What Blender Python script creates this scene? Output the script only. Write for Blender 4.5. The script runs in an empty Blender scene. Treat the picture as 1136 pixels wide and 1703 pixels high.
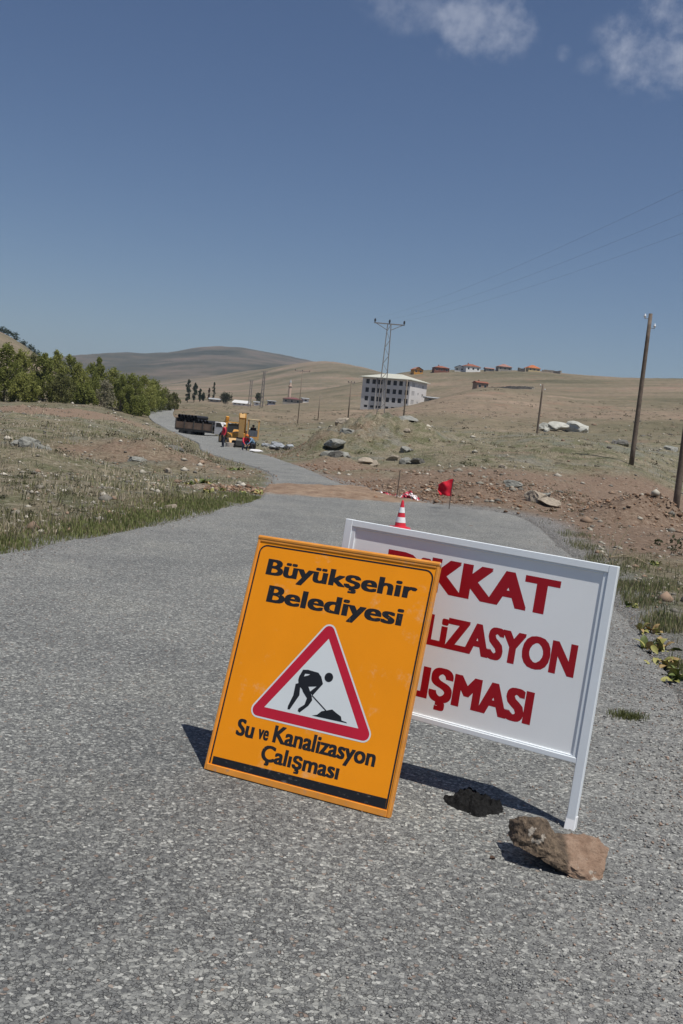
import bpy, bmesh, math, random
import numpy as np
from mathutils import Vector, Matrix

# ------------------------------------------------------------------ camera, sky, sun, exposure
sc = bpy.context.scene
R = math.radians
IW, IH, FPX, HC, ROLL, CAMH = 1136.0, 1703.0, 1655.0, 712.0, R(5.6), 1.5
CX, CY = IW / 2, IH / 2
PITCH = math.atan((CY - HC) * math.cos(ROLL) / FPX)
Fw = np.array([0, math.cos(PITCH), -math.sin(PITCH)])
U0 = np.array([0, math.sin(PITCH), math.cos(PITCH)])
R0 = np.array([1.0, 0, 0])
Rt = R0 * math.cos(ROLL) + U0 * math.sin(ROLL)
Up = U0 * math.cos(ROLL) - R0 * math.sin(ROLL)
CAM = np.array([0, 0, CAMH])

cam_data = bpy.data.cameras.new('camera')
cam = bpy.data.objects.new('camera', cam_data)
sc.collection.objects.link(cam)
cam_data.sensor_fit = 'VERTICAL'
cam_data.sensor_height = 36.0
cam_data.lens = 36.0 * FPX / IH
cam_data.clip_start = 0.05
cam_data.clip_end = 20000
M = Matrix(((Rt[0], Up[0], -Fw[0], 0), (Rt[1], Up[1], -Fw[1], 0), (Rt[2], Up[2], -Fw[2], CAMH), (0, 0, 0, 1)))
cam.matrix_world = M
sc.camera = cam

SUN_EL, SUN_AZ = R(66.0), R(133.5)          # azimuth clockwise from +Y
SUNV = Vector((math.sin(SUN_AZ) * math.cos(SUN_EL), math.cos(SUN_AZ) * math.cos(SUN_EL), math.sin(SUN_EL)))
world = bpy.data.worlds.new('World')
sc.world = world
world.use_nodes = True
wt = world.node_tree
for n in list(wt.nodes): wt.nodes.remove(n)
wout = wt.nodes.new('ShaderNodeOutputWorld')
bg = wt.nodes.new('ShaderNodeBackground')
sky = wt.nodes.new('ShaderNodeTexSky')
sky.sky_type = 'NISHITA'
sky.sun_disc = False
sky.sun_elevation = SUN_EL
sky.sun_rotation = SUN_AZ
sky.altitude = 1200
sky.air_density = 1.0
sky.dust_density = 1.2
sky.ozone_density = 1.0
hsv = wt.nodes.new('ShaderNodeHueSaturation')
hsv.inputs['Saturation'].default_value = 1.16
hsv.inputs['Hue'].default_value = 0.508
hsv.inputs['Value'].default_value = 1.0
wt.links.new(sky.outputs[0], hsv.inputs['Color'])
bg.inputs['Strength'].default_value = 0.061

sun_data = bpy.data.lights.new('sun', 'SUN')
sun_data.energy = 4.5
sun_data.angle = R(0.53)
sun_data.color = (1.0, 0.955, 0.89)
sun = bpy.data.objects.new('sun', sun_data)
sc.collection.objects.link(sun)
sun.rotation_euler = SUNV.to_track_quat('Z', 'Y').to_euler()
sun.location = (20, -20, 60)

sc.view_settings.view_transform = 'Standard'
sc.view_settings.look = 'None'
sc.view_settings.gamma = 1
sc.view_settings.exposure = 0.12
sc.view_settings.use_curve_mapping = False
sc.cycles.use_denoising = True
sc.cycles.max_bounces = 6

def ray(px, py): return Fw + Rt * (px - CX) / FPX - Up * (py - CY) / FPX
def P(px, py, d):
    r = ray(px, py); return CAM + r * (d / r[1])
def G(px, py, z=0.0):
    r = ray(px, py); return CAM + r * ((z - CAMH) / r[2])

# clouds: soft masks in sky direction space (the sky itself)
def wn(t, **kw):
    n = wt.nodes.new(t)
    for k, v in kw.items(): setattr(n, k, v)
    return n
def wmath(op, a, b=None, c=None):
    n = wn('ShaderNodeMath', operation=op)
    for i, v in enumerate((a, b, c)):
        if v is None: continue
        if isinstance(v, (int, float)): n.inputs[i].default_value = v
        else: wt.links.new(v, n.inputs[i])
    return n.outputs[0]
def wdot(a, vec):
    n = wn('ShaderNodeVectorMath', operation='DOT_PRODUCT')
    wt.links.new(a, n.inputs[0]); n.inputs[1].default_value = tuple(vec); return n.outputs['Value']
wtc = wn('ShaderNodeTexCoord')
wdir = wtc.outputs['Generated']
wnoise = wn('ShaderNodeTexNoise'); wnoise.inputs['Scale'].default_value = 26; wnoise.inputs['Detail'].default_value = 9
wnoise.inputs['Roughness'].default_value = 0.62
wt.links.new(wdir, wnoise.inputs['Vector'])
wnoise2 = wn('ShaderNodeTexNoise'); wnoise2.inputs['Scale'].default_value = 75; wnoise2.inputs['Detail'].default_value = 6
wt.links.new(wdir, wnoise2.inputs['Vector'])
nz = wmath('ADD', wmath('MULTIPLY', wmath('SUBTRACT', wnoise.outputs['Fac'], 0.5), 4.6), wmath('MULTIPLY', wmath('SUBTRACT', wnoise2.outputs['Fac'], 0.5), 1.6))
total = None
for (px, py, rx, ry, dens) in ((800, 38, 88, 56, 0.58), (1100, 74, 92, 72, 0.66), (690, 8, 85, 42, 0.3), (978, 108, 24, 20, 0.38), (940, 88, 17, 14, 0.3),
                               (1330, 30, 160, 70, 0.8), (300, -420, 260, 120, 0.8), (1000, -700, 300, 150, 0.8), (-700, 10, 200, 80, 0.7)):
    r = ray(px, py); r = r / np.linalg.norm(r)
    right = np.cross(r, [0, 0, 1.0]); right /= np.linalg.norm(right); upv = np.cross(right, r)
    a = wmath('MULTIPLY', wdot(wdir, right), FPX / rx); b = wmath('MULTIPLY', wdot(wdir, upv), FPX / ry)
    q = wmath('SUBTRACT', 1.0, wmath('ADD', wmath('MULTIPLY', a, a), wmath('MULTIPLY', b, b)))
    front = wmath('GREATER_THAN', wdot(wdir, r), 0.3)
    m = wn('ShaderNodeMapRange', interpolation_type='SMOOTHSTEP')
    wt.links.new(wmath('ADD', q, nz), m.inputs['Value'])
    m.inputs['From Min'].default_value = -0.35; m.inputs['From Max'].default_value = 1.9
    m.inputs['To Max'].default_value = dens
    qq = wn('ShaderNodeMapRange', interpolation_type='SMOOTHSTEP')
    wt.links.new(q, qq.inputs['Value']); qq.inputs['From Min'].default_value = -0.55; qq.inputs['From Max'].default_value = 0.45
    mk = wmath('MULTIPLY', wmath('MULTIPLY', m.outputs[0], front), qq.outputs[0])
    total = mk if total is None else wmath('MAXIMUM', total, mk)
cmix = wn('ShaderNodeMixRGB')
wt.links.new(total, cmix.inputs['Fac']); wt.links.new(hsv.outputs[0], cmix.inputs['Color1'])
cmix.inputs['Color2'].default_value = (6.6, 7.1, 8.6, 1)
wt.links.new(cmix.outputs[0], bg.inputs['Color'])
wt.links.new(bg.outputs[0], wout.inputs['Surface'])

rng = np.random.default_rng(11)
rnd = random.Random(5)

# ------------------------------------------------------------------ helpers
COL = sc.collection
def new_obj(name, data, parent=None):
    o = bpy.data.objects.new(name, data); COL.objects.link(o)
    if parent is not None: o.parent = parent
    return o
def tag(o, label=None, cat=None, group=None, kind=None):
    if label: o['label'] = label
    if cat: o['category'] = cat
    if group: o['group'] = group
    if kind: o['kind'] = kind
    return o
def empty(name, loc, rz=0.0):
    o = new_obj(name, None); o.location = tuple(loc); o.rotation_euler = (0, 0, rz); o.empty_display_size = 0.2
    return o
def copy_tree(o, parent=None):
    c = o.copy(); COL.objects.link(c)
    if parent is not None: c.parent = parent
    for ch in list(o.children): copy_tree(ch, c)
    return c

def mesh_np(name, V, faces, mat=None, parent=None, smooth=False, attrs=None, mats=None, midx=None):
    """faces: (n,3) or (n,4) int array"""
    V = np.asarray(V, np.float32); F_ = np.asarray(faces, np.int32)
    me = bpy.data.meshes.new(name)
    k = F_.shape[1]
    me.vertices.add(len(V)); me.vertices.foreach_set('co', V.ravel())
    me.loops.add(F_.size); me.loops.foreach_set('vertex_index', F_.ravel())
    me.polygons.add(len(F_)); me.polygons.foreach_set('loop_start', np.arange(0, F_.size, k, dtype=np.int32))
    me.update(calc_edges=True)
    if smooth: me.polygons.foreach_set('use_smooth', np.ones(len(F_), bool))
    for m in (mats or ([mat] if mat else [])): me.materials.append(m)
    if midx is not None: me.polygons.foreach_set('material_index', np.asarray(midx, np.int32))
    if attrs:
        for an, arr in attrs.items():
            at = me.color_attributes.new(an, 'FLOAT_COLOR', 'POINT')
            at.data.foreach_set('color', np.asarray(arr, np.float32).ravel())
    return new_obj(name, me, parent)

class MB:
    def __init__(s): s.v = []; s.f = []
    def add(s, vs, fs):
        b = len(s.v); s.v += [tuple(map(float, q)) for q in vs]; s.f += [tuple(i + b for i in q) for q in fs]; return s
    def box(s, c, size, rot=None, taper=1.0):
        hx, hy, hz = size[0] / 2, size[1] / 2, size[2] / 2
        vs = []
        for z in (-hz, hz):
            t = taper if z > 0 else 1
            for x, y in ((-hx, -hy), (hx, -hy), (hx, hy), (-hx, hy)):
                q = Vector((x * t, y * t, z))
                if rot is not None: q = rot @ q
                vs.append((q.x + c[0], q.y + c[1], q.z + c[2]))
        return s.add(vs, [(3, 2, 1, 0), (4, 5, 6, 7), (0, 1, 5, 4), (1, 2, 6, 5), (2, 3, 7, 6), (3, 0, 4, 7)])
    def box2(s, a, b):
        return s.box([(p + q) / 2 for p, q in zip(a, b)], [abs(q - p) for p, q in zip(a, b)])
    def bar(s, a, b, w, h=None):
        a = Vector(a); b = Vector(b); d = b - a; L = d.length
        rot = d.to_track_quat('Z', 'Y').to_matrix()
        return s.box((a + b) / 2, (w, h or w, L), rot)
    def tube(s, pts, rad, n=8, cap=True):
        pts = [Vector(p) for p in pts]
        if isinstance(rad, (int, float)): rad = [rad] * len(pts)
        rings = []; ref = None
        b = len(s.v)
        for i, p in enumerate(pts):
            d = (pts[min(i + 1, len(pts) - 1)] - pts[max(i - 1, 0)]).normalized()
            if ref is None:
                ref = d.orthogonal().normalized()
            ref = (ref - d * ref.dot(d)).normalized()
            w = d.cross(ref)
            for k in range(n):
                a = 2 * math.pi * k / n
                q = p + (ref * math.cos(a) + w * math.sin(a)) * rad[i]
                s.v.append(tuple(q))
        for i in range(len(pts) - 1):
            for k in range(n):
                a0 = b + i * n + k; a1 = b + i * n + (k + 1) % n
                s.f.append((a0, a1, a1 + n, a0 + n))
        if cap:
            s.f.append(tuple(b + k for k in range(n))[::-1]); s.f.append(tuple(b + (len(pts) - 1) * n + k for k in range(n)))
        return s
    def lathe(s, prof, n=20, c=(0, 0, 0), cap=True):
        b = len(s.v)
        for r, z in prof:
            for k in range(n):
                a = 2 * math.pi * k / n
                s.v.append((c[0] + r * math.cos(a), c[1] + r * math.sin(a), c[2] + z))
        for i in range(len(prof) - 1):
            for k in range(n):
                a0 = b + i * n + k; a1 = b + i * n + (k + 1) % n
                s.f.append((a0, a1, a1 + n, a0 + n))
        if cap:
            s.f.append(tuple(b + k for k in range(n))[::-1]); s.f.append(tuple(b + (len(prof) - 1) * n + k for k in range(n)))
        return s
    def prism(s, poly, fn, t0, t1):
        """poly 2d list, fn(u,v,t)->3d"""
        n = len(poly); b = len(s.v)
        s.v += [tuple(fn(u, v, t0)) for u, v in poly] + [tuple(fn(u, v, t1)) for u, v in poly]
        s.f += [tuple(b + i for i in range(n))[::-1], tuple(b + n + i for i in range(n))]
        s.f += [(b + i, b + (i + 1) % n, b + n + (i + 1) % n, b + n + i) for i in range(n)]
        return s
    def build(s, name, mat, parent=None, smooth=False, bevel=0.0):
        me = bpy.data.meshes.new(name); me.from_pydata(s.v, [], s.f); me.update()
        bm = bmesh.new(); bm.from_mesh(me)
        bmesh.ops.recalc_face_normals(bm, faces=bm.faces)
        if bevel > 0:
            bmesh.ops.bevel(bm, geom=[e for e in bm.edges if e.calc_face_angle(0) > 0.5], offset=bevel, segments=1, affect='EDGES', profile=0.5)
        bm.to_mesh(me); bm.free()
        if smooth:
            me.polygons.foreach_set('use_smooth', np.ones(len(me.polygons), bool))
        if mat: me.materials.append(mat)
        return new_obj(name, me, parent)

# ------------------------------------------------------------------ numpy noise
def _h(ix, iy, seed):
    n = (ix.astype(np.int64) * 374761393 + iy.astype(np.int64) * 668265263 + seed * 982451653) & 0xffffffff
    n = ((n ^ (n >> 13)) * 1274126177) & 0xffffffff
    return ((n ^ (n >> 16)) & 0xffff) / 65535.0
def vnoise(x, y, seed=0):
    x = np.asarray(x, float); y = np.asarray(y, float)
    xi = np.floor(x); yi = np.floor(y); fx = x - xi; fy = y - yi
    fx = fx * fx * (3 - 2 * fx); fy = fy * fy * (3 - 2 * fy)
    a = _h(xi, yi, seed); b = _h(xi + 1, yi, seed); c = _h(xi, yi + 1, seed); d = _h(xi + 1, yi + 1, seed)
    return (a * (1 - fx) + b * fx) * (1 - fy) + (c * (1 - fx) + d * fx) * fy
def fbm(x, y, seed=0, oct=4):
    t = 0; amp = 0.5; tot = 0
    x = np.asarray(x, float); y = np.asarray(y, float)
    for o in range(oct):
        t = t + amp * vnoise(x, y, seed + o * 17); tot += amp; amp *= 0.5
        x, y = x * 2.03 + 11.3, y * 2.03 + 5.7
    return t / tot - 0.5
def sstep(a, b, x):
    t = np.clip((x - a) / (np.asarray(b) - np.asarray(a)), 0, 1); return t * t * (3 - 2 * t)

# ------------------------------------------------------------------ materials
def M_(name): 
    m = bpy.data.materials.new(name); m.use_nodes = True
    nt = m.node_tree
    return m, nt, nt.nodes['Principled BSDF']
class NT:
    def __init__(s, nt): s.t = nt
    def n(s, typ, **kw):
        nd = s.t.nodes.new(typ)
        for k, v in kw.items(): setattr(nd, k, v)
        return nd
    def l(s, a, b): s.t.links.new(a, b)
    def math(s, op, a, b=None):
        nd = s.n('ShaderNodeMath', operation=op)
        for i, v in enumerate((a, b)):
            if v is None: continue
            if isinstance(v, (int, float)): nd.inputs[i].default_value = v
            else: s.l(v, nd.inputs[i])
        return nd.outputs[0]
    def noise(s, vec, scale, detail=4, rough=0.55):
        nd = s.n('ShaderNodeTexNoise'); nd.inputs['Scale'].default_value = scale; nd.inputs['Detail'].default_value = detail
        nd.inputs['Roughness'].default_value = rough
        if vec is not None: s.l(vec, nd.inputs['Vector'])
        return nd.outputs['Fac']
    def ramp(s, fac, stops, interp='LINEAR'):
        nd = s.n('ShaderNodeValToRGB'); nd.color_ramp.interpolation = interp
        cr = nd.color_ramp
        while len(cr.elements) < len(stops): cr.elements.new(0.5)
        for e, (p, c) in zip(cr.elements, stops):
            e.position = p; e.color = (*c, 1) if len(c) == 3 else c
        s.l(fac, nd.inputs['Fac']); return nd.outputs['Color']
    def mix(s, fac, a, b, blend='MIX'):
        nd = s.n('ShaderNodeMixRGB', blend_type=blend)
        for i, v in enumerate((fac, a, b)):
            if isinstance(v, (int, float)): nd.inputs[i].default_value = v
            elif isinstance(v, tuple): nd.inputs[i].default_value = (*v, 1) if len(v) == 3 else v
            else: s.l(v, nd.inputs[i])
        return nd.outputs['Color']
    def mrange(s, v, a, b, c=0.0, d=1.0):
        nd = s.n('ShaderNodeMapRange', interpolation_type='SMOOTHSTEP'); s.l(v, nd.inputs['Value'])
        for k, q in zip(('From Min', 'From Max', 'To Min', 'To Max'), (a, b, c, d)): nd.inputs[k].default_value = q
        return nd.outputs[0]
    def bump(s, h, dist, strength=1.0):
        nd = s.n('ShaderNodeBump'); nd.inputs['Distance'].default_value = dist; nd.inputs['Strength'].default_value = strength
        s.l(h, nd.inputs['Height']); return nd.outputs[0]
MC = {}
def mat(name, col, rough=0.7, var=0.18, scale=6.0, metal=0.0, dirt=None, dirt_amt=0.0, bump=0.0, bscale=40.0, spec=0.4, coat=0.0):
    """plain procedural material: colour with mottled variation, optional dirt blotches and fine relief"""
    if name in MC: return MC[name]
    m, nt, bs = M_(name); k = NT(nt)
    tc = k.n('ShaderNodeTexCoord').outputs['Object']
    n1 = k.noise(tc, scale, 5)
    c1 = tuple(c * (1 - var) for c in col); c2 = tuple(min(1, c * (1 + var)) for c in col)
    c = k.ramp(n1, [(0.3, c1), (0.7, c2)])
    if dirt is not None:
        n2 = k.noise(tc, scale * 2.3, 8, 0.7)
        f = k.mrange(n2, 0.66 - dirt_amt, 0.8 - dirt_amt * 0.6)
        c = k.mix(f, c, dirt)
    k.l(c, bs.inputs['Base Color'])
    bs.inputs['Roughness'].default_value = rough; bs.inputs['Metallic'].default_value = metal
    bs.inputs['Specular IOR Level'].default_value = spec
    if coat: bs.inputs['Coat Weight'].default_value = coat
    if bump:
        k.l(k.bump(k.noise(tc, bscale, 6, 0.65), bump), bs.inputs['Normal'])
    MC[name] = m
    return m

# asphalt: chip seal
def asphalt():
    m, nt, bs = M_('asphalt'); k = NT(nt)
    tc = k.n('ShaderNodeTexCoord').outputs['Object']
    warp = k.n('ShaderNodeTexNoise'); warp.inputs['Scale'].default_value = 55; warp.inputs['Detail'].default_value = 2; k.l(tc, warp.inputs['Vector'])
    vm = k.n('ShaderNodeVectorMath', operation='MULTIPLY_ADD'); k.l(warp.outputs['Color'], vm.inputs[0]); vm.inputs[1].default_value = (0.014,) * 3; k.l(tc, vm.inputs[2])
    def vor(scale, feat):
        v = k.n('ShaderNodeTexVoronoi', feature=feat); v.inputs['Scale'].default_value = scale; k.l(vm.outputs[0], v.inputs['Vector']); return v
    v1 = vor(86, 'F1'); v2 = vor(170, 'F1'); e1 = vor(86, 'DISTANCE_TO_EDGE')
    sep = k.n('ShaderNodeSeparateColor'); k.l(v1.outputs['Color'], sep.inputs[0])
    sep2 = k.n('ShaderNodeSeparateColor'); k.l(v2.outputs['Color'], sep2.inputs[0])
    stone = k.ramp(sep.outputs[0], [(0.0, (0.11, 0.111, 0.113)), (0.25, (0.17, 0.17, 0.168)), (0.55, (0.235, 0.235, 0.228)), (0.8, (0.31, 0.308, 0.292)), (0.94, (0.40, 0.396, 0.375)), (1.0, (0.52, 0.51, 0.48))])
    warm = k.mix(k.math('MULTIPLY', k.math('GREATER_THAN', sep.outputs[1], 0.97), 0.55), stone, (0.27, 0.17, 0.12))
    fines = k.ramp(sep2.outputs[0], [(0.0, (0.09, 0.091, 0.094)), (0.5, (0.165, 0.165, 0.162)), (1.0, (0.3, 0.296, 0.28))])
    # which spots show stone: worn patches
    big = k.noise(tc, 0.75, 6, 0.6); mid = k.noise(tc, 5.0, 4, 0.6)
    pick = k.mrange(k.math('ADD', sep.outputs[2], k.math('MULTIPLY', k.math('SUBTRACT', mid, 0.5), 1.4)), 0.28, 0.42)
    c = k.mix(pick, fines, warm)
    pit = k.noise(tc, 46, 5, 0.65)
    gap = k.math('MAXIMUM', k.mrange(e1.outputs['Distance'], 0.0, 0.11), k.mrange(pit, 0.43, 0.53))
    c = k.mix(k.mrange(k.noise(tc, 60, 4, 0.6), 0.36, 0.29, 0, 0.75), c, (0.04, 0.041, 0.043))
    c = k.mix(gap, k.mix(0.5, c, (0.045, 0.046, 0.048)), c)
    # bitumen-rich darker patches (own shape, wheel track) and pale dust towards the shoulders
    at = k.n('ShaderNodeVertexColor', layer_name='zone'); sz = k.n('ShaderNodeSeparateColor'); k.l(at.outputs['Color'], sz.inputs[0])
    tone = k.ramp(big, [(0.28, (0.74, 0.76, 0.755)), (0.5, (0.95, 0.97, 0.945)), (0.72, (1.13, 1.14, 1.07))])
    c = k.mix(1.0, c, tone, 'MULTIPLY')
    bit = k.math('MULTIPLY', sz.outputs[1], k.mrange(mid, 0.35, 0.65, 0.35, 1.0))
    c = k.mix(k.math('MULTIPLY', bit, 0.55), c, k.mix(1.0, c, (0.42, 0.43, 0.45), 'MULTIPLY'))
    dust = k.math('MULTIPLY', sz.outputs[2], k.mrange(mid, 0.3, 0.7, 0.25, 0.8))
    c = k.mix(k.math('MULTIPLY', dust, 0.5), c, (0.27, 0.262, 0.245))
    # soil spilled over the trench
    soiln = k.noise(tc, 2.2, 8, 0.7); soilc = k.ramp(k.noise(tc, 3.0, 6, 0.7), [(0.3, (0.17, 0.108, 0.07)), (0.5, (0.26, 0.18, 0.12)), (0.7, (0.36, 0.27, 0.19))])
    sf = k.mrange(k.math('ADD', sz.outputs[0], k.math('MULTIPLY', k.math('SUBTRACT', soiln, 0.5), 0.9)), 0.38, 0.62)
    c = k.mix(sf, c, soilc)
    k.l(c, bs.inputs['Base Color'])
    bs.inputs['Roughness'].default_value = 0.85; bs.inputs['Specular IOR Level'].default_value = 0.35
    hgt = k.math('ADD', k.math('MULTIPLY', gap, k.math('ADD', 0.35, k.math('MULTIPLY', sep.outputs[2], 0.65))), k.math('MULTIPLY', k.noise(tc, 240, 3), 0.5))
    k.l(k.bump(hgt, 0.0065, 1.0), bs.inputs['Normal'])
    return m

def ground_mat():
    m, nt, bs = M_('dry_steppe'); k = NT(nt)
    tc = k.n('ShaderNodeTexCoord').outputs['Object']
    at = k.n('ShaderNodeVertexColor', layer_name='zone'); sz = k.n('ShaderNodeSeparateColor'); k.l(at.outputs['Color'], sz.inputs[0])
    fine = k.noise(tc, 9.0, 8, 0.72); med = k.noise(tc, 0.9, 8, 0.68); big = k.noise(tc, 0.12, 7, 0.62)
    straw = k.ramp(fine, [(0.28, (0.1, 0.084, 0.055)), (0.44, (0.2, 0.17, 0.115)), (0.58, (0.28, 0.245, 0.175)), (0.76, (0.42, 0.38, 0.29))])
    green = k.ramp(fine, [(0.28, (0.06, 0.063, 0.032)), (0.5, (0.135, 0.135, 0.074)), (0.75, (0.25, 0.245, 0.155))])
    earth = k.ramp(fine, [(0.25, (0.1, 0.068, 0.047)), (0.5, (0.225, 0.16, 0.115)), (0.75, (0.37, 0.295, 0.225))])
    stony = k.ramp(fine, [(0.28, (0.09, 0.088, 0.075)), (0.5, (0.2, 0.195, 0.165)), (0.75, (0.34, 0.33, 0.29))])
    c = k.mix(k.mrange(med, 0.42, 0.62), straw, green)
    c = k.mix(k.math('MULTIPLY', k.mrange(big, 0.55, 0.68), 0.8), c, earth)
    c = k.mix(k.math('MULTIPLY', k.mrange(k.noise(tc, 0.33, 6, 0.7), 0.56, 0.66), 0.7), c, stony)
    c = k.mix(k.mrange(k.noise(tc, 0.2, 7, 0.7), 0.52, 0.62, 0, 0.65), c, k.ramp(fine, [(0.3, (0.085, 0.09, 0.07)), (0.5, (0.17, 0.175, 0.145)), (0.75, (0.3, 0.305, 0.265))]))
    c = k.mix(k.mrange(k.noise(tc, 0.75, 10, 0.8), 0.46, 0.36, 0, 0.7), c, (0.07, 0.066, 0.044))
    c = k.mix(k.mrange(k.noise(tc, 2.6, 8, 0.75), 0.45, 0.35, 0, 0.7), c, (0.085, 0.078, 0.05))
    c = k.mix(k.mrange(k.noise(tc, 4.5, 8, 0.75), 0.58, 0.68, 0, 0.7), c, (0.38, 0.345, 0.275))
    # wide patches for far slopes
    mp = k.n('ShaderNodeMapping'); mp.inputs['Scale'].default_value = (0.009, 0.014, 0.02); mp.inputs['Rotation'].default_value = (0, 0, 0.5); k.l(tc, mp.inputs['Vector'])
    wide = k.noise(mp.outputs[0], 1.0, 8, 0.62)
    mp2 = k.n('ShaderNodeMapping'); mp2.inputs['Scale'].default_value = (0.02, 0.036, 0.04); mp2.inputs['Location'].default_value = (3, 8, 1); k.l(tc, mp2.inputs['Vector'])
    wide2 = k.noise(mp2.outputs[0], 1.0, 9, 0.7)
    far = k.ramp(wide, [(0.34, (0.095, 0.088, 0.055)), (0.44, (0.15, 0.132, 0.085)), (0.55, (0.205, 0.165, 0.115)), (0.68, (0.27, 0.195, 0.145))])
    far = k.mix(k.mrange(wide2, 0.58, 0.68, 0, 0.75), far, (0.3, 0.225, 0.165))
    far = k.mix(k.mrange(wide2, 0.42, 0.32, 0, 0.6), far, (0.08, 0.085, 0.05))
    far = k.mix(0.55, far, k.mix(1.0, far, k.ramp(k.noise(tc, 0.5, 8, 0.75), [(0.3, (0.5, 0.5, 0.5)), (0.7, (1.5, 1.5, 1.5))]), 'MULTIPLY'))
    spk = k.noise(tc, 0.22, 9, 0.78); spk2 = k.noise(tc, 0.05, 8, 0.7)
    far = k.mix(k.mrange(spk, 0.44, 0.36, 0, 0.75), far, (0.06, 0.06, 0.036)); far = k.mix(k.mrange(spk, 0.58, 0.68, 0, 0.6), far, (0.34, 0.29, 0.22))
    far = k.mix(k.mrange(spk2, 0.56, 0.66, 0, 0.6), far, (0.25, 0.155, 0.11))
    hill = k.ramp(k.noise(tc, 0.0042, 9, 0.66), [(0.36, (0.045, 0.048, 0.034)), (0.48, (0.085, 0.078, 0.055)), (0.56, (0.13, 0.105, 0.078)), (0.7, (0.19, 0.145, 0.11))])
    c = k.mix(k.mrange(sz.outputs[2], 0.0, 0.5), c, far); c = k.mix(k.mrange(sz.outputs[2], 0.5, 1.0), c, hill)
    # bare soil / green verge zones
    sf = k.mrange(k.math('ADD', sz.outputs[0], k.math('MULTIPLY', k.math('SUBTRACT', med, 0.5), 1.1)), 0.3, 0.75)
    c = k.mix(sf, c, earth)
    gf = k.mrange(k.math('ADD', sz.outputs[1], k.math('MULTIPLY', k.math('SUBTRACT', med, 0.5), 1.0)), 0.35, 0.75)
    c = k.mix(k.math('MULTIPLY', gf, 0.85), c, green)
    vg = k.n('ShaderNodeTexVoronoi'); vg.inputs['Scale'].default_value = 75; k.l(tc, vg.inputs['Vector']); sg = k.n('ShaderNodeSeparateColor'); k.l(vg.outputs['Color'], sg.inputs[0])
    c = k.mix(k.math('MULTIPLY', at.outputs['Alpha'], 0.92), c, k.ramp(sg.outputs[0], [(0.0, (0.1, 0.1, 0.098)), (0.4, (0.2, 0.2, 0.192)), (0.8, (0.32, 0.315, 0.3)), (1.0, (0.5, 0.49, 0.46))]))
    k.l(c, bs.inputs['Base Color'])
    bs.inputs['Roughness'].default_value = 0.95; bs.inputs['Specular IOR Level'].default_value = 0.15
    h = k.math('ADD', k.noise(tc, 6.0, 9, 0.75), k.math('MULTIPLY', k.noise(tc, 30.0, 5, 0.7), 0.25))
    k.l(k.bump(h, 0.16, 0.8), bs.inputs['Normal'])
    return m

def attr_mat(name, rough=0.8, spec=0.2, trans=0.0):
    """colour from a per-blade attribute (botanical colour only)"""
    m, nt, bs = M_(name); k = NT(nt)
    at = k.n('ShaderNodeVertexColor', layer_name='tint')
    k.l(at.outputs['Color'], bs.inputs['Base Color'])
    bs.inputs['Roughness'].default_value = rough; bs.inputs['Specular IOR Level'].default_value = spec
    if trans:
        tr = k.n('ShaderNodeBsdfTranslucent'); k.l(at.outputs['Color'], tr.inputs['Color'])
        mx = k.n('ShaderNodeMixShader'); mx.inputs[0].default_value = trans
        k.l(bs.outputs[0], mx.inputs[1]); k.l(tr.outputs[0], mx.inputs[2])
        k.l(mx.outputs[0], nt.nodes['Material Output'].inputs['Surface'])
    return m

# ------------------------------------------------------------------ road course (left / right edge, metres)
def nearL(px, py): q = G(px, py); return (q[0], q[1], 0.0)
SL = [(-7.0, -16, 0), (-4.6, -2, 0)] + [nearL(*p) for p in ((0, 925), (120, 900), (250, 875), (360, 850), (440, 825))] + \
     [tuple(P(*p)) for p in ((452, 790, 29.5), (402, 771.5, 37.5), (358, 758, 47), (333, 748, 61), (324, 735, 85), (289, 718.6, 112), (264, 705, 132), (246, 690, 167), (246, 680, 205), (262, 673, 260))]
SR = [(-1.6, -16, 0), (0.9, -2, 0)] + [nearL(*p) for p in ((1150, 1180), (1090, 1080), (1000, 970), (935, 908), (878, 871), (800, 855))] + \
     [tuple(P(*p)) for p in ((700, 838, 21.8), (602, 815, 25.5), (513, 781, 36), (442, 758, 57), (397, 741, 80), (360, 725.5, 112), (328, 713, 131), (300, 704, 145), (288, 690, 170), (289, 680, 205), (283, 673, 260))]
def resample(pts, n):
    p = np.array(pts, float)
    s = np.r_[0, np.cumsum(np.linalg.norm(np.diff(p[:, :2], axis=0), axis=1))]
    # catmull through points then even sampling in a warped parameter
    out = []
    for i in range(len(p) - 1):
        p0, p1, p2, p3 = p[max(i - 1, 0)], p[i], p[i + 1], p[min(i + 2, len(p) - 1)]
        m = 30
        for t in np.linspace(0, 1, m, endpoint=False):
            out.append(0.5 * ((2 * p1) + (-p0 + p2) * t + (2 * p0 - 5 * p1 + 4 * p2 - p3) * t * t + (-p0 + 3 * p1 - 3 * p2 + p3) * t ** 3))
    out.append(p[-1]); return np.array(out)
DL = resample(SL, 0); DR = resample(SR, 0)
# pair the two edges by distance from a point so cross-sections stay roughly perpendicular
def along(D):
    s = np.r_[0, np.cumsum(np.linalg.norm(np.diff(D[:, :2], axis=0), axis=1))]; return s / s[-1]
aL, aR = along(DL), along(DR)
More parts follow.
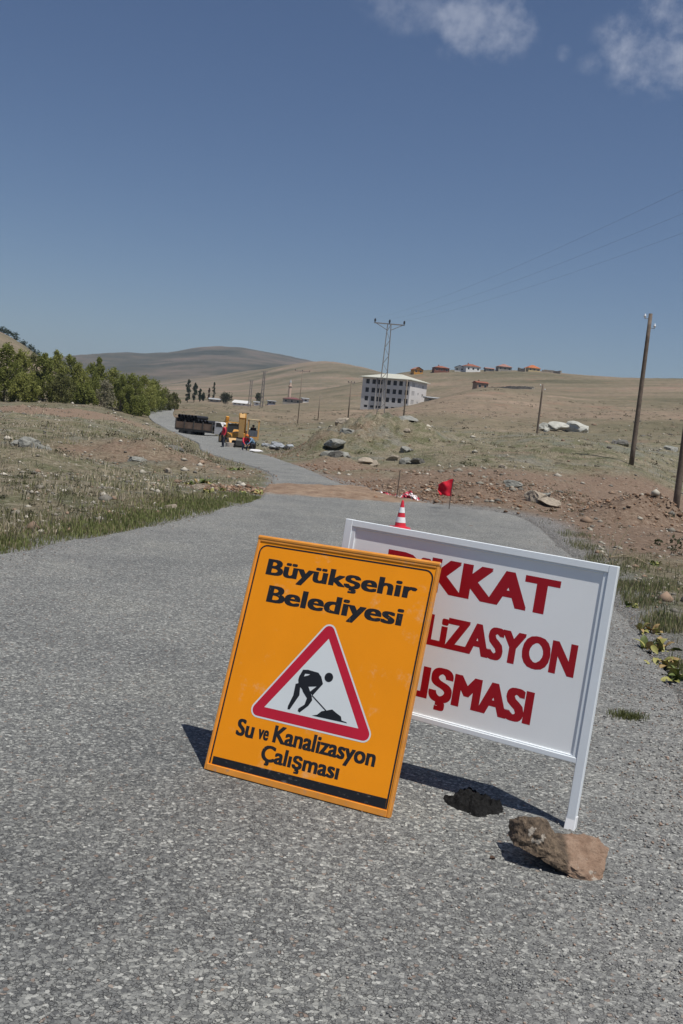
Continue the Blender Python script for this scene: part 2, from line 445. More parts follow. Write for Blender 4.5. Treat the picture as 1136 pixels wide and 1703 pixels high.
# anchor pairs (index in source lists) to keep sections square to the road
NSEC = 700
anch = [((SL[0]), (SR[0])), (SL[1], SR[1]), (SL[2], SR[3]), (SL[4], SR[4]), (SL[5], SR[5]), (SL[6], SR[8]), (SL[7], SR[9]), (SL[9], SR[10]), (SL[10], SR[11]), (SL[11], SR[12]), (SL[12], SR[13]), (SL[13], SR[15]), (SL[14], SR[16]), (SL[15], SR[17]), (SL[16], SR[18])]
def param_of(D, a, q): return a[np.argmin(np.hypot(D[:, 0] - q[0], D[:, 1] - q[1]))]
tl = [param_of(DL, aL, q[0]) for q in anch]; tr_ = [param_of(DR, aR, q[1]) for q in anch]
tl[0] = tr_[0] = 0; tl[-1] = tr_[-1] = 1
w = np.linspace(0, len(anch) - 1, NSEC)
sl = np.interp(w, range(len(anch)), tl); sr = np.interp(w, range(len(anch)), tr_)
EL = np.stack([np.interp(sl, aL, DL[:, i]) for i in range(3)], 1)
ER = np.stack([np.interp(sr, aR, DR[:, i]) for i in range(3)], 1)
EC = (EL + ER) / 2; HWID = np.linalg.norm((ER - EL)[:, :2], axis=1) / 2
# dense polygon edges for distance tests
RPOLY = np.vstack([EL[::3, :2], ER[::3, :2][::-1]])
def road_sd(x, y):
    """signed distance to the road sheet, negative inside"""
    x = np.asarray(x, float); y = np.asarray(y, float); shp = x.shape; x = x.ravel(); y = y.ravel()
    out = np.empty(len(x))
    A = RPOLY; B = np.roll(RPOLY, -1, 0); E_ = B - A; L2 = (E_ ** 2).sum(1) + 1e-12
    for s in range(0, len(x), 20000):
        px, py = x[s:s + 20000, None], y[s:s + 20000, None]
        t = np.clip(((px - A[:, 0]) * E_[:, 0] + (py - A[:, 1]) * E_[:, 1]) / L2, 0, 1)
        dx = px - A[:, 0] - t * E_[:, 0]; dy = py - A[:, 1] - t * E_[:, 1]
        d = np.sqrt((dx * dx + dy * dy).min(1))
        c = ((A[:, 1] > py) != (B[:, 1] > py)) & (px < (E_[:, 0]) * (py - A[:, 1]) / np.where(E_[:, 1] == 0, 1e-9, E_[:, 1]) + A[:, 0])
        ins = c.sum(1) % 2 == 1
        out[s:s + 20000] = np.where(ins, -d, d)
    return out.reshape(shp)

# ------------------------------------------------------------------ terrain height
CTRL = [(0, 780, 20), (0, 718, 40), (0, 689, 80), (0, 667, 140), (30, 568, 430), (-150, 535, 430), (-150, 690, 80), (80, 618, 500), (30, 625, 900), (30, 600, 2500),
        (150, 795, 20), (150, 733, 40), (150, 702, 80), (150, 676, 150), (150, 657, 450), (110, 640, 500), (150, 640, 1500), (140, 601, 3000), (195, 592, 3000),
        (250, 806, 20), (260, 744, 40), (230, 716, 75), (200, 690, 120), (260, 672, 320), (260, 664, 500), (260, 640, 1500), (255, 596, 3000), (345, 690, 140),
        (345, 669, 420), (345, 647, 900), (345, 630, 1600), (345, 581, 3000), (305, 590, 3000), (395, 585, 3000), (440, 588, 3000), (480, 596, 3000), (330, 770, 33), (300, 780, 30),
        (420, 738, 85), (440, 704, 150), (430, 673, 450), (430, 642, 900), (430, 618, 1400), (500, 748, 80), (500, 708, 150), (500, 682, 300), (500, 669, 450), (500, 636, 850), (500, 607, 1300),
        (540, 604, 1250), (560, 789, 36), (560, 737, 62), (600, 724, 72), (600, 708, 122), (600, 681, 360), (600, 643, 800), (600, 611, 1150), (560, 640, 820), (640, 620, 1000),
        (680, 845, 20.5), (680, 803, 32), (690, 764, 46), (690, 724, 74), (690, 703, 140), (690, 682, 350), (690, 646, 480), (700, 619, 560),
        (760, 805, 29), (760, 764, 44), (760, 724, 82), (760, 693, 160), (760, 656, 330), (760, 619, 560),
        (880, 803, 33), (890, 747, 100), (920, 714, 140), (880, 682, 240), (880, 651, 380), (880, 617, 560), (940, 622, 565),
        (1000, 862, 22), (1000, 803, 39), (1050, 771, 45), (1000, 742, 75), (1000, 702, 160), (1000, 661, 340), (1000, 627, 580),
        (1136, 905, 18), (1122, 858, 30), (1136, 803, 50), (1136, 752, 90), (1136, 702, 170), (1136, 661, 340), (1136, 630, 580), (1300, 640, 600), (1300, 720, 170), (1300, 790, 80)]
pts = [P(*c) for c in CTRL] + [np.array(q) for q in SL[7:]] + [np.array(q) for q in SR[9:]]
pts += [np.array([x, y, 35.0 * (y / 1150.0) ** 0]) for x, y in ((100, 1250), (300, 1250), (500, 1200))]
for th in np.radians(np.arange(0, 360, 30)):
    for d, z in ((3, 0), (9, 0), (16, 0)):
        pts.append(np.array([math.sin(th) * d, math.cos(th) * d, z]))
for th in np.radians((60, 95, 130, 165, 200, 235, 270, 305)):
    for d, z in ((50, 0.5), (200, 6), (700, 30), (2500, 60), (6000, 60)):
        pts.append(np.array([math.sin(th) * d, math.cos(th) * d, z]))
for th in np.radians((-25, -12, 0, 12, 25)):
    pts.append(np.array([math.sin(th) * 6000, math.cos(th) * 6000, 60]))
pts = np.array(pts)
def feat(x, y):
    d = np.hypot(x, y); th = np.arctan2(x, y)
    # angle wrapped on a circle so that the seam behind the camera closes
    return np.stack([np.log(d + 4) / 0.34, np.sin(th) / 0.11, (1 - np.cos(th)) / 0.11], -1)
FP = feat(pts[:, 0], pts[:, 1]); dP = np.hypot(pts[:, 0], pts[:, 1])
qP = pts[:, 2] / (dP + 20)
def kern(r2): return np.sqrt(r2 + 0.5)
K = kern(((FP[:, None] - FP[None]) ** 2).sum(-1)) 
WT = np.linalg.solve(np.block([[K - 0.002 * np.eye(len(FP)) * 1.0, np.ones((len(FP), 1))], [np.ones((1, len(FP))), np.zeros((1, 1))]]), np.r_[qP, 0])
def base_z(x, y):
    x = np.asarray(x, float); y = np.asarray(y, float); shp = x.shape; x = x.ravel(); y = y.ravel()
    out = np.empty(len(x))
    for s in range(0, len(x), 20000):
        f = feat(x[s:s + 20000], y[s:s + 20000])
        r2 = (f ** 2).sum(1)[:, None] + (FP ** 2).sum(1)[None] - 2 * f @ FP.T
        out[s:s + 20000] = kern(np.maximum(r2, 0)) @ WT[:-1] + WT[-1]
    d = np.hypot(x, y)
    z = out * (d + 20)
    z = z * sstep(11, 17, d)
    return z.reshape(shp)
MOUNDS = [(P(1058, 872, 22.0), 0.75, 0.5), (P(1092, 862, 23.4), 0.7, 0.5), (P(1030, 874, 21.4), 0.6, 0.28), (P(765, 815, 24), 0.8, 0.22), (P(700, 800, 31), 1.4, 0.3), (P(620, 790, 36), 1.6, 0.3), (P(545, 770, 44), 1.6, 0.35),
          (P(600, 745, 55), 4.0, 1.0), (P(565, 752, 52), 2.0, 0.6), (P(660, 745, 56), 3.5, 0.7), (P(250, 775, 32), 1.8, 0.35), (P(300, 790, 28), 1.6, 0.3), (P(180, 765, 33), 2.5, 0.35), (P(60, 790, 24), 2.0, 0.3)]
def terr(x, y, sd=None):
    x = np.asarray(x, float); y = np.asarray(y, float)
    if sd is None: sd = road_sd(x, y)
    d = np.hypot(x, y)
    z = base_z(x, y)
    off = sstep(0.05, 2.2, sd)
    det = fbm(x / 6.5, y / 6.5, 3, 4) * 0.55 * sstep(0.4, 6, sd) + fbm(x / 1.1, y / 1.1, 9, 4) * 0.16 * off + fbm(x / 0.3, y / 0.3, 19, 3) * 0.05 * off
    det = det + (fbm(x / 3.2, y / 3.2, 15, 4) * 0.7 + fbm(x / 14, y / 14, 16, 3) * 1.1) * sstep(2.5, 9, sd) * sstep(24, 60, d) * sstep(400, 200, d)
    det = det + fbm(x / 45, y / 45, 5, 5) * 3.0 * sstep(120, 330, d) * sstep(2, 25, sd) * 0.5 + fbm(x / 260, y / 260, 6, 6) * 26 * sstep(700, 1800, d) + np.abs(fbm(x / 700, y / 700, 8, 6)) * 30 * sstep(1500, 2700, d)
    for c, r, h in MOUNDS:
        det = det + h * np.exp(-((x - c[0]) ** 2 + (y - c[1]) ** 2) / (r * r)) * off * (1 + 0.9 * fbm(x / 0.5, y / 0.5, 23, 3))
    z = z + det + 0.025 * sstep(0.0, 0.5, sd)
    z = z - (0.10 + 0.0012 * d) * sstep(0.08, -0.25, sd)
    return z
def tz(x, y): return float(terr(np.array([x]), np.array([y]))[0])
def ground_at(px, py, d):
    q = P(px, py, d); return np.array([q[0], q[1], tz(q[0], q[1])])

# trench soil strip across the road, soil on banks: masks in metres
TRA, TRB = np.array([-1.9, 21.6]), np.array([1.4, 23.8])
def soil_mask(x, y, sd):
    e = TRB - TRA; t = np.clip(((x - TRA[0]) * e[0] + (y - TRA[1]) * e[1]) / (e @ e), 0, 1)
    dd = np.hypot(x - TRA[0] - t * e[0], y - TRA[1] - t * e[1])
    m = sstep(1.7 + 0.9, 0.5, dd - 0.9 * t)
    return m
SOIL = [(P(640, 800, 31), 5.5), (P(560, 780, 40), 5), (P(740, 810, 27), 4.5), (P(850, 830, 25), 6), (P(960, 840, 25), 6), (P(1060, 870, 22), 5), (P(1100, 900, 18), 5), (P(1020, 905, 17), 3), (P(930, 800, 33), 8), (P(480, 762, 58), 6), (P(250, 780, 30), 3.2), (P(200, 770, 31), 4), (P(300, 775, 31), 3.0), (P(360, 790, 28), 2.5), (P(430, 815, 22.5), 1.3), (P(1050, 800, 38), 5),
        (P(110, 680, 100), 14), (P(60, 684, 92), 12)]
def zones(x, y, sd):
    d = np.hypot(x, y)
    soil = np.zeros_like(x)
    for c, r in SOIL: soil = np.maximum(soil, np.exp(-((x - c[0]) ** 2 + (y - c[1]) ** 2) / (r * r)) * (0.62 if c[0] < -2 and c[1] < 60 else 0.9))
    soil = np.maximum(soil, soil_mask(x, y, sd) * (sd > -0.2))
    # green growth along the edges
    left = (x < np.interp(y, EC[:, 1], EC[:, 0]))
    g = sstep(1.3, 0.25, sd) * sstep(60, 15, d) * 0.8
    g = np.where(left, g, g * sstep(15.5, 12, y) * 0.9)
    g = np.maximum(g, sstep(2.6, 0.6, sd) * sstep(40, 50, d) * sstep(200, 60, d) * 0.35)
    g = np.maximum(g, 0.55 * np.exp(-((x + 12) ** 2 / 100 + (y - 62) ** 2 / 900)))
    far = sstep(70, 190, d)
    return np.stack([soil * (1 - 0.6 * far), g, far * 0.5 + 0.5 * sstep(1100, 2000, d), sstep(np.where(left, 0.35, 0.85), 0.02, sd + fbm(x / 0.5, y / 0.5, 55, 4) * 0.5) * sstep(45, 25, d)], -1)

# ground sheet: rings around the viewing spot, dense where the place is close, reaching the horizon
def build_ground():
    fine = np.radians(np.arange(-27, 27.01, 0.115)); coarse = np.radians(np.arange(30, 331, 4.0))
    th = np.r_[fine, coarse]
    rr = [0.5]
    while rr[-1] < 7500: rr.append(rr[-1] * (1.0165 if 7.5 < rr[-1] < 900 else (1.045 if rr[-1] < 10 or rr[-1] > 4500 else 1.022)) + 0.004)
    rr = np.array(rr)
    TH, RR = np.meshgrid(th, rr)
    X = RR * np.sin(TH); Y = RR * np.cos(TH)
    sd = road_sd(X, Y)
    Z = terr(X, Y, sd)
    zn = zones(X, Y, sd)
    nt_, nr = len(th), len(rr)
    i = np.arange(nr - 1)[:, None]; j = np.arange(nt_)[None]
    a = i * nt_ + j; b = i * nt_ + (j + 1) % nt_
    faces = np.stack([a, b, b + nt_, a + nt_], -1).reshape(-1, 4)
    V = np.stack([X, Y, Z], -1).reshape(-1, 3)
    # close the middle
    V = np.vstack([V, [[0, 0, -0.1]]])
    zc = np.vstack([zn.reshape(-1, 4), [[0, 0, 0, 1]]])
    o = mesh_np('ground', V, faces[:, ::-1], GROUND, smooth=True, attrs={'zone': zc})
    o['kind'] = 'structure'
    return o
GROUND = ground_mat(); ASPH = asphalt()
build_ground()

# road sheet
def build_road():
    NA = 60
    # finer sections close by
    t = np.linspace(0, 1, NA)
    n1 = fbm(w * 0.9, w * 0 + 3, 31, 4) * 0.35; n2 = fbm(w * 0.9, w * 0 + 9, 37, 4) * 0.35
    arc = np.r_[0, np.cumsum(np.linalg.norm(np.diff(EC[:, :2], axis=0), axis=1))]
    n1 = n1 + fbm(arc * 1.1, arc * 0 + 4, 33, 5) * 0.3; n2 = n2 + fbm(arc * 1.1, arc * 0 + 7, 35, 5) * 0.4
    nrm = (ER - EL)[:, :2] / (2 * HWID[:, None])
    L2 = EL[:, :2] + nrm * n1[:, None]; R2 = ER[:, :2] + nrm * n2[:, None]
    XY = L2[:, None] * (1 - t)[None, :, None] + R2[:, None] * t[None, :, None]
    X, Y = XY[..., 0], XY[..., 1]
    sd = -np.minimum(t, 1 - t)[None] * 2 * HWID[:, None]
    Zb = base_z(X, Y)
    sm = soil_mask(X, Y, sd)
    d = np.hypot(X, Y)
    crown = 0.02 * (1 - (2 * t[None] - 1) ** 2)
    Z = Zb + 0.012 + crown * sstep(9, 14, d) + sm * (0.02 + 0.16 * (fbm(X / 0.5, Y / 0.5, 41, 4) + 0.25)) + fbm(X / 1.5, Y / 1.5, 43, 3) * 0.012 * sstep(7, 10, d) + 0.0006 * d * sstep(25, 60, d)
    Z[:, 0] -= 0.05 + 0.0005 * d[:, 0]; Z[:, -1] -= 0.05 + 0.0005 * d[:, -1]
    # wheel-track bitumen and shoulder dust (wear with a shape of its own)
    wx = X + fbm(X / 0.8, Y / 0.8, 51, 4) * 0.7; wy = Y + fbm(X / 0.8, Y / 0.8, 52, 4) * 0.7
    bit = np.exp(-((wx + 1.25 - 0.12 * wy) / 0.55) ** 2) * sstep(7.5, 2.0, wy) * 1.0 + 0.5 * np.exp(-((wx - 0.1 - 0.1 * wy) / 0.4) ** 2) * sstep(4.2, 2.0, wy)
    dust = sstep(1.4, 0.0, -sd + fbm(X / 0.7, Y / 0.7, 53, 4) * 1.0) * np.where(t[None] > 0.5, 1.0, 0.55)
    zn = np.stack([sm, np.clip(bit, 0, 1), dust, np.ones_like(sm)], -1)
    i = np.arange(NSEC - 1)[:, None]; j = np.arange(NA - 1)[None]
    a = i * NA + j
    faces = np.stack([a, a + 1, a + NA + 1, a + NA], -1).reshape(-1, 4)
    o = mesh_np('road', np.stack([X, Y, Z], -1).reshape(-1, 3), faces, ASPH, smooth=True, attrs={'zone': zn.reshape(-1, 4)})
    o['kind'] = 'structure'
build_road()
def road_z(x, y): return float(base_z(np.array([x]), np.array([y]))[0]) + 0.012

# ------------------------------------------------------------------ text and flat print
def text_obj(name, body, u0, u1, v0, v1, y, mat_, parent, bold=0.03, offset=0.0):
    """lettering cut from vinyl: baseline v0, cap height v1"""
    c = bpy.data.curves.new('lettering_curve', 'FONT'); c.body = body; c.offset = offset; c.resolution_u = 4
    o = bpy.data.objects.new('lettering_curve', c); COL.objects.link(o)
    me = bpy.data.meshes.new_from_object(o.evaluated_get(bpy.context.evaluated_depsgraph_get()))
    bpy.data.objects.remove(o)
    n = len(me.vertices); co = np.empty(n * 3, np.float32); me.vertices.foreach_get('co', co); co = co.reshape(-1, 3)
    x0, x1 = co[:, 0].min(), co[:, 0].max(); b0, b1 = -offset, 0.69 + offset
    X = u0 + (co[:, 0] - x0) / (x1 - x0) * (u1 - u0); Z = v0 + (co[:, 1] - b0) / (b1 - b0) * (v1 - v0)
    polys = [tuple(p.vertices) for p in me.polygons]
    bx = (u1 - u0) / (x1 - x0) * bold; bz = (v1 - v0) / (b1 - b0) * bold
    X = u0 + bx + (X - u0) * (u1 - u0 - 2 * bx) / (u1 - u0); Z = Z + bz * (1 - 2 * (Z - v0) / (v1 - v0))
    VV = []; FF = []
    dirs = [(0, 0)] + [(i * bx * 1.1, j * bz * 0.45) for i in (-1, -0.5, 0, 0.5, 1) for j in (-1, 0, 1) if i or j]
    for i_, (dx, dz) in enumerate(dirs):
        FF += [tuple(q + len(VV) for q in p) for p in polys]
        VV += [(a + dx, y - 0.00001 * i_, c_) for a, c_ in zip(X, Z + dz)]
    me = bpy.data.meshes.new(name); me.from_pydata(VV, [], FF); me.update()
    bm = bmesh.new(); bm.from_mesh(me)
    bm.normal_update()
    for f in bm.faces:
        if f.normal.y > 0: f.normal_flip()
    bm.to_mesh(me); bm.free()
    me.materials.clear(); me.materials.append(mat_)
    me.name = name
    return new_obj(name, me, parent)
def flat(name, polys, y, mat_, parent):
    m = MB()
    for p in polys: m.add([(u, y, v) for u, v in p], [tuple(range(len(p)))])
    o = m.build(name, mat_, parent)
    for f in o.data.polygons:
        pass
    return o

# print colours
YEL = mat('sign_orange_paint', (0.87, 0.295, 0.006), 0.5, 0.05, 3.0, dirt=(0.82, 0.42, 0.17), dirt_amt=0.1, spec=0.25, bump=0.0006, bscale=6)
YEL_E = mat('sign_orange_edge', (0.66, 0.26, 0.035), 0.5, 0.12, 12, dirt=(0.4, 0.24, 0.14), dirt_amt=0.12)
def worn_black():
    m, nt, bs = M_('worn_black_vinyl'); k = NT(nt); tc = k.n('ShaderNodeTexCoord').outputs['Object']
    n = k.noise(tc, 38, 8, 0.75)
    c = k.mix(k.mrange(n, 0.6, 0.68, 0, 0.7), (0.012, 0.012, 0.014), (0.42, 0.26, 0.1))
    k.l(c, bs.inputs['Base Color']); bs.inputs['Roughness'].default_value = 0.45; return m
def scuffed_black():
    m, nt, bs = M_('scuffed_black_band'); k = NT(nt); tc = k.n('ShaderNodeTexCoord').outputs['Object']
    mp = k.n('ShaderNodeMapping'); mp.inputs['Scale'].default_value = (1, 1, 2.5); k.l(tc, mp.inputs['Vector'])
    n = k.noise(mp.outputs[0], 22, 9, 0.8); n2 = k.noise(tc, 4, 4)
    c = k.mix(k.mrange(k.math('ADD', n, k.math('MULTIPLY', k.math('SUBTRACT', n2, 0.5), 0.25)), 0.56, 0.7, 0, 0.85), (0.01, 0.01, 0.011), (0.3, 0.28, 0.25))
    k.l(c, bs.inputs['Base Color']); bs.inputs['Roughness'].default_value = 0.4; return m
BLK = worn_black(); BAND = scuffed_black()
REDV = mat('traffic_red_vinyl', (0.5, 0.013, 0.035), 0.38, 0.08, 5, dirt=(0.5, 0.1, 0.12), dirt_amt=0.03)
DRED = mat('dark_red_lettering', (0.36, 0.003, 0.012), 0.4, 0.05, 5)
WHV = mat('white_reflective_vinyl', (0.66, 0.7, 0.71), 0.45, 0.04, 4)
WHP = mat('white_panel_paint', (0.87, 0.89, 0.89), 0.42, 0.025, 2.5, dirt=(0.7, 0.7, 0.68), dirt_amt=0.02)
WHF = mat('white_frame_paint', (0.78, 0.83, 0.86), 0.38, 0.03, 6, dirt=(0.5, 0.5, 0.48), dirt_amt=0.0)

# ------------------------------------------------------------------ orange A-frame sign
def yellow_sign():
    W_, H_ = 0.8468, 1.0119
    root = empty('a_frame_sign', (-0.4739, 4.1011, 0.014), R(-23.96))
    tag(root, 'orange folding A-frame roadworks sign with red warning triangle and black lettering', 'road sign')
    lean = R(17.11)
    def leaf(name, back):
        m = MB()
        t = 0.003
        m.box2((0.006, 0.001, 0.012), (W_ - 0.006, 0.001 + t, H_ - 0.006))
        o = m.build(name, YEL, root)
        fr = MB()
        # folded rim: returns behind the face, with a down-turned bottom lip
        fr.box2((0, -0.003, 0.0), (0.012, 0.028, H_)); fr.box2((W_ - 0.012, -0.003, 0), (W_, 0.028, H_))
        fr.box2((0.0121, -0.003, H_ - 0.012), (W_ - 0.0121, 0.028, H_)); fr.box2((0.0121, -0.006, 0.0), (W_ - 0.0121, 0.028, 0.026))
        r = fr.build('rim', YEL_E, o, bevel=0.002)
        return o
    front = leaf('front_panel', False); front.rotation_euler = (-lean, 0, 0)
    zt = H_ * math.cos(lean); yt = H_ * math.sin(lean)
    for x_ in (0.16, 0.50):
        MB().bar((x_, yt + 0.03, zt - 0.02), (x_, yt + 0.24, 0.002), 0.024).build('rear_leg', YEL_E, root)
    MB().bar((0.173, yt + 0.18, zt * 0.32), (0.487, yt + 0.18, zt * 0.32), 0.02, 0.012).build('rear_crossbar', YEL_E, root)
    y = 0.0007
    # border line, open at the foot
    b = MB(); lw = 0.007; a, c = 0.02, W_ - 0.02; top = H_ - 0.026; rad = 0.035
    path = [(a, 0.03), (a, top - rad)] + [(a + rad - rad * math.cos(t), top - rad + rad * math.sin(t)) for t in np.linspace(0, math.pi / 2, 7)[1:]] + \
           [(c - rad + rad * math.sin(t), top - rad + rad * math.cos(t)) for t in np.linspace(0, math.pi / 2, 7)] + [(c, 0.03)]
    for i in range(len(path) - 1):
        p, q = Vector(path[i]), Vector(path[i + 1]); d = (q - p).normalized() * 0.0008; nn = Vector((-d.y, d.x)).normalized() * lw / 2
        b.add([(s.x, y - 0.00001 * i, s.y) for s in (p - nn - d, q - nn + d, q + nn + d, p + nn - d)], [(0, 1, 2, 3)])
    b.build('border_line', BLK, front)
    flat('black_band', [[(0.031, 0.029), (W_ - 0.024, 0.029), (W_ - 0.024, 0.069), (0.031, 0.061)]], y - 0.0003, BAND, front)
    text_obj('lettering', 'Büyükşehir', 0.073, 0.772, 0.858, 0.933, y, BLK, front, 0.034)
    text_obj('lettering', 'Belediyesi', 0.106, 0.735, 0.741, 0.819, y, BLK, front, 0.034)
    text_obj('lettering', 'Su', 0.108, 0.192, 0.166, 0.240, y, BLK, front, 0.034)
    text_obj('lettering', 've', 0.212, 0.262, 0.172, 0.236, y, BLK, front, 0.035)
    text_obj('lettering', 'Kanalizasyon', 0.283, 0.744, 0.172, 0.247, y, BLK, front, 0.034)
    text_obj('lettering', 'Çalışması', 0.247, 0.603, 0.090, 0.160, y, BLK, front, 0.034)
    # warning triangle plate
    def rtri(cs, r):
        out = []
        n = 3
        for i in range(3):
            p = Vector(cs[i]); a_ = (p - Vector(cs[i - 1])).normalized(); b_ = (Vector(cs[(i + 1) % 3]) - p).normalized()
            na = Vector((a_.y, -a_.x)); nb = Vector((b_.y, -b_.x))
            t0 = math.atan2(na.y, na.x); t1 = math.atan2(nb.y, nb.x)
            while t1 < t0: t1 += 2 * math.pi
            for t in np.linspace(t0, t1, 7): out.append((p.x + r * math.cos(t), p.y + r * math.sin(t)))
        return out
    cs = [(0.187, 0.290), (0.671, 0.289), (0.428, 0.664)]
    tri = flat('warning_triangle', [rtri(cs, 0.033)], y - 0.0002, WHV, front)
    ring = MB(); o1 = rtri(cs, 0.026); ins = [(0.2125, 0.3055), (0.6455, 0.3065), (0.434, 0.637)]
    # red band between outer rounded outline and inner triangle
    inner = []
    for i in range(3):
        inner += [ins[i]] * 7
    nO = len(o1)
    ring.add([(u, y - 0.0004, v) for u, v in o1] + [(u, y - 0.0004, v) for u, v in inner],
             [(i, (i + 1) % nO, nO + (i + 1) % nO, nO + i) for i in range(nO)])
    ro = ring.build('red_band', REDV, tri)
    bm = bmesh.new(); bm.from_mesh(ro.data); bmesh.ops.remove_doubles(bm, verts=bm.verts, dist=1e-5); bm.to_mesh(ro.data); bm.free()
    pg = [
     [(0.3576, 0.4622), (0.3797, 0.4722), (0.4023, 0.4911), (0.4225, 0.4899), (0.4379, 0.4772), (0.4524, 0.4498), (0.4292, 0.4347), (0.3892, 0.4261), (0.3712, 0.4061), (0.3449, 0.4245), (0.338, 0.4462)],
     [(0.3497, 0.4902), (0.3716, 0.4942), (0.4223, 0.4909), (0.4182, 0.4808), (0.3635, 0.476), (0.3598, 0.4577), (0.3383, 0.4448), (0.3391, 0.4597)],
     [(0.4524, 0.4498), (0.4173, 0.3946), (0.4013, 0.407), (0.4287, 0.4366), (0.4243, 0.4552)],
     [(0.3307, 0.4267), (0.3518, 0.4366), (0.3591, 0.3843), (0.3298, 0.3192), (0.3197, 0.3181), (0.3185, 0.3315), (0.3315, 0.3789)],
     [(0.3541, 0.4272), (0.3907, 0.4264), (0.4129, 0.3947), (0.4207, 0.3759), (0.409, 0.3504), (0.3768, 0.316), (0.3671, 0.3203), (0.3677, 0.3311), (0.3909, 0.3517), (0.3951, 0.3791), (0.3713, 0.4012)],
     [(0.4134, 0.3928), (0.4168, 0.3964), (0.4922, 0.3487), (0.4888, 0.3451)],
     [(0.4336, 0.3153), (0.4557, 0.3232), (0.4727, 0.3414), (0.4973, 0.3497), (0.5166, 0.3574), (0.5374, 0.3472), (0.5606, 0.3376), (0.5677, 0.3225), (0.588, 0.3204), (0.593, 0.3167)],
     [(0.4718 + 0.0193 * math.cos(t), 0.4811 + 0.0193 * math.sin(t)) for t in np.linspace(0, 2 * math.pi, 18)[:-1]]]
    m = MB()
    for i, p in enumerate(pg): m.add([(u, y - 0.0006 - 0.00003 * i, v) for u, v in p], [tuple(range(len(p)))])
    m.build('digging_worker_pictogram', mat('black_vinyl', (0.012, 0.013, 0.016), 0.45, 0.1), tri)
    # hinge tube along the top and stay strap
    h = MB(); h.tube([(0.0, yt + 0.006, zt + 0.004), (W_, yt + 0.006, zt + 0.004)], 0.011, 10)
    h.build('hinge_tube', YEL_E, root, smooth=False)
    e = MB(); e.tube([(W_, yt + 0.006, zt + 0.004), (W_ + 0.004, yt + 0.006, zt + 0.004)], 0.0075, 10); e.build('hinge_end_cap', mat('bare_steel', (0.6, 0.6, 0.6), 0.35, 0.1, metal=0.6), root)
yellow_sign()

# ------------------------------------------------------------------ white notice board
def white_sign():
    yaw, lean, rr = -0.4647, 0.0884, -0.0294
    u = np.array([math.cos(yaw), math.sin(yaw), 0]); n = np.array([-math.sin(yaw), math.cos(yaw), 0]); z = np.array([0, 0, 1.0])
    v = z * math.cos(lean) + n * math.sin(lean)
    u2 = u * math.cos(rr) + v * math.sin(rr); v2 = v * math.cos(rr) - u * math.sin(rr)
    yv = np.cross(v2, u2)
    root = new_obj('notice_board', None)
    root.matrix_world = Matrix(((u2[0], yv[0], v2[0], 1.0362), (u2[1], yv[1], v2[1], 3.8242), (u2[2], yv[2], v2[2], 0.012), (0, 0, 0, 1)))
    tag(root, 'white framed notice board on posts with dark red capital lettering', 'road sign')
    W_, H_, B_ = 1.214, 1.058, 0.2587
    t = 0.036
    for a in (-t, -W_):
        m = MB(); m.box2((a, 0, 0.0 if a == -t else 0.055), (a + t, 0.036, H_)); m.build('post', WHF, root, bevel=0.002)
    m = MB(); m.box2((-W_ + t, 0.001, H_ - 0.030), (-t, 0.035, H_ - 0.0005)); m.build('top_rail', WHF, root, bevel=0.002)
    m = MB(); m.box2((-W_ + t, 0.001, B_), (-t, 0.035, B_ + 0.022)); m.build('bottom_rail', WHF, root, bevel=0.002)
    # two-step inner frame around the sunk panel
    g = MB()
    x0, x1, z0, z1 = -W_ + t, -t, B_ + 0.022, H_ - 0.030
    y0, y1 = 0.0055, 0.03
    a = 0.018
    for (p, q, s_, e_) in ((x0 + 0.0, x0 + a, z0, z1), (x1 - a, x1, z0, z1)):
        g.box2((p, 0.0058, s_), (q, y1, e_))
    g.box2((x0 + a, 0.0061, z1 - 0.008), (x1 - a, y1, z1)); g.box2((x0 + a, 0.0061, z0), (x1 - a, y1, z0 + 0.006))
    g.build('inner_frame', WHF, root, bevel=0.0012)
    m = MB(); m.box2((x0 + 0.010, 0.0125, z0 + 0.003), (x1 - 0.010, 0.0165, z1 - 0.003)); pn = m.build('panel', WHP, root)
    y = 0.0123
    text_obj('lettering', 'DiKKAT', -0.987, -0.216, 0.806, 0.966, y, DRED, root, 0.05)
    text_obj('lettering', 'KANALiZASYON', -1.142, -0.105, 0.581, 0.726, y, DRED, root, 0.05)
    text_obj('lettering', 'ÇALIŞMASI', -1.045, -0.246, 0.353, 0.500, y, DRED, root, 0.05)
    # near-post socket foot tilted sunward, gleam put into whiter colour, and rear stays
    m = MB(); m.box((-t / 2, 0.018, 0.02), (0.043, 0.043, 0.062), Matrix.Rotation(R(-8), 3, 'X'), 0.94); m.build('foot_socket', mat('foot_gleam_white', (0.86, 0.87, 0.88), 0.3, 0.02), root, bevel=0.002)
    m = MB(); m.bar((-W_ + 0.25, 0.047, 0.72), (-W_ + 0.25, 0.40, 0.055), 0.018); m.build('rear_stay', WHF, root)
white_sign()

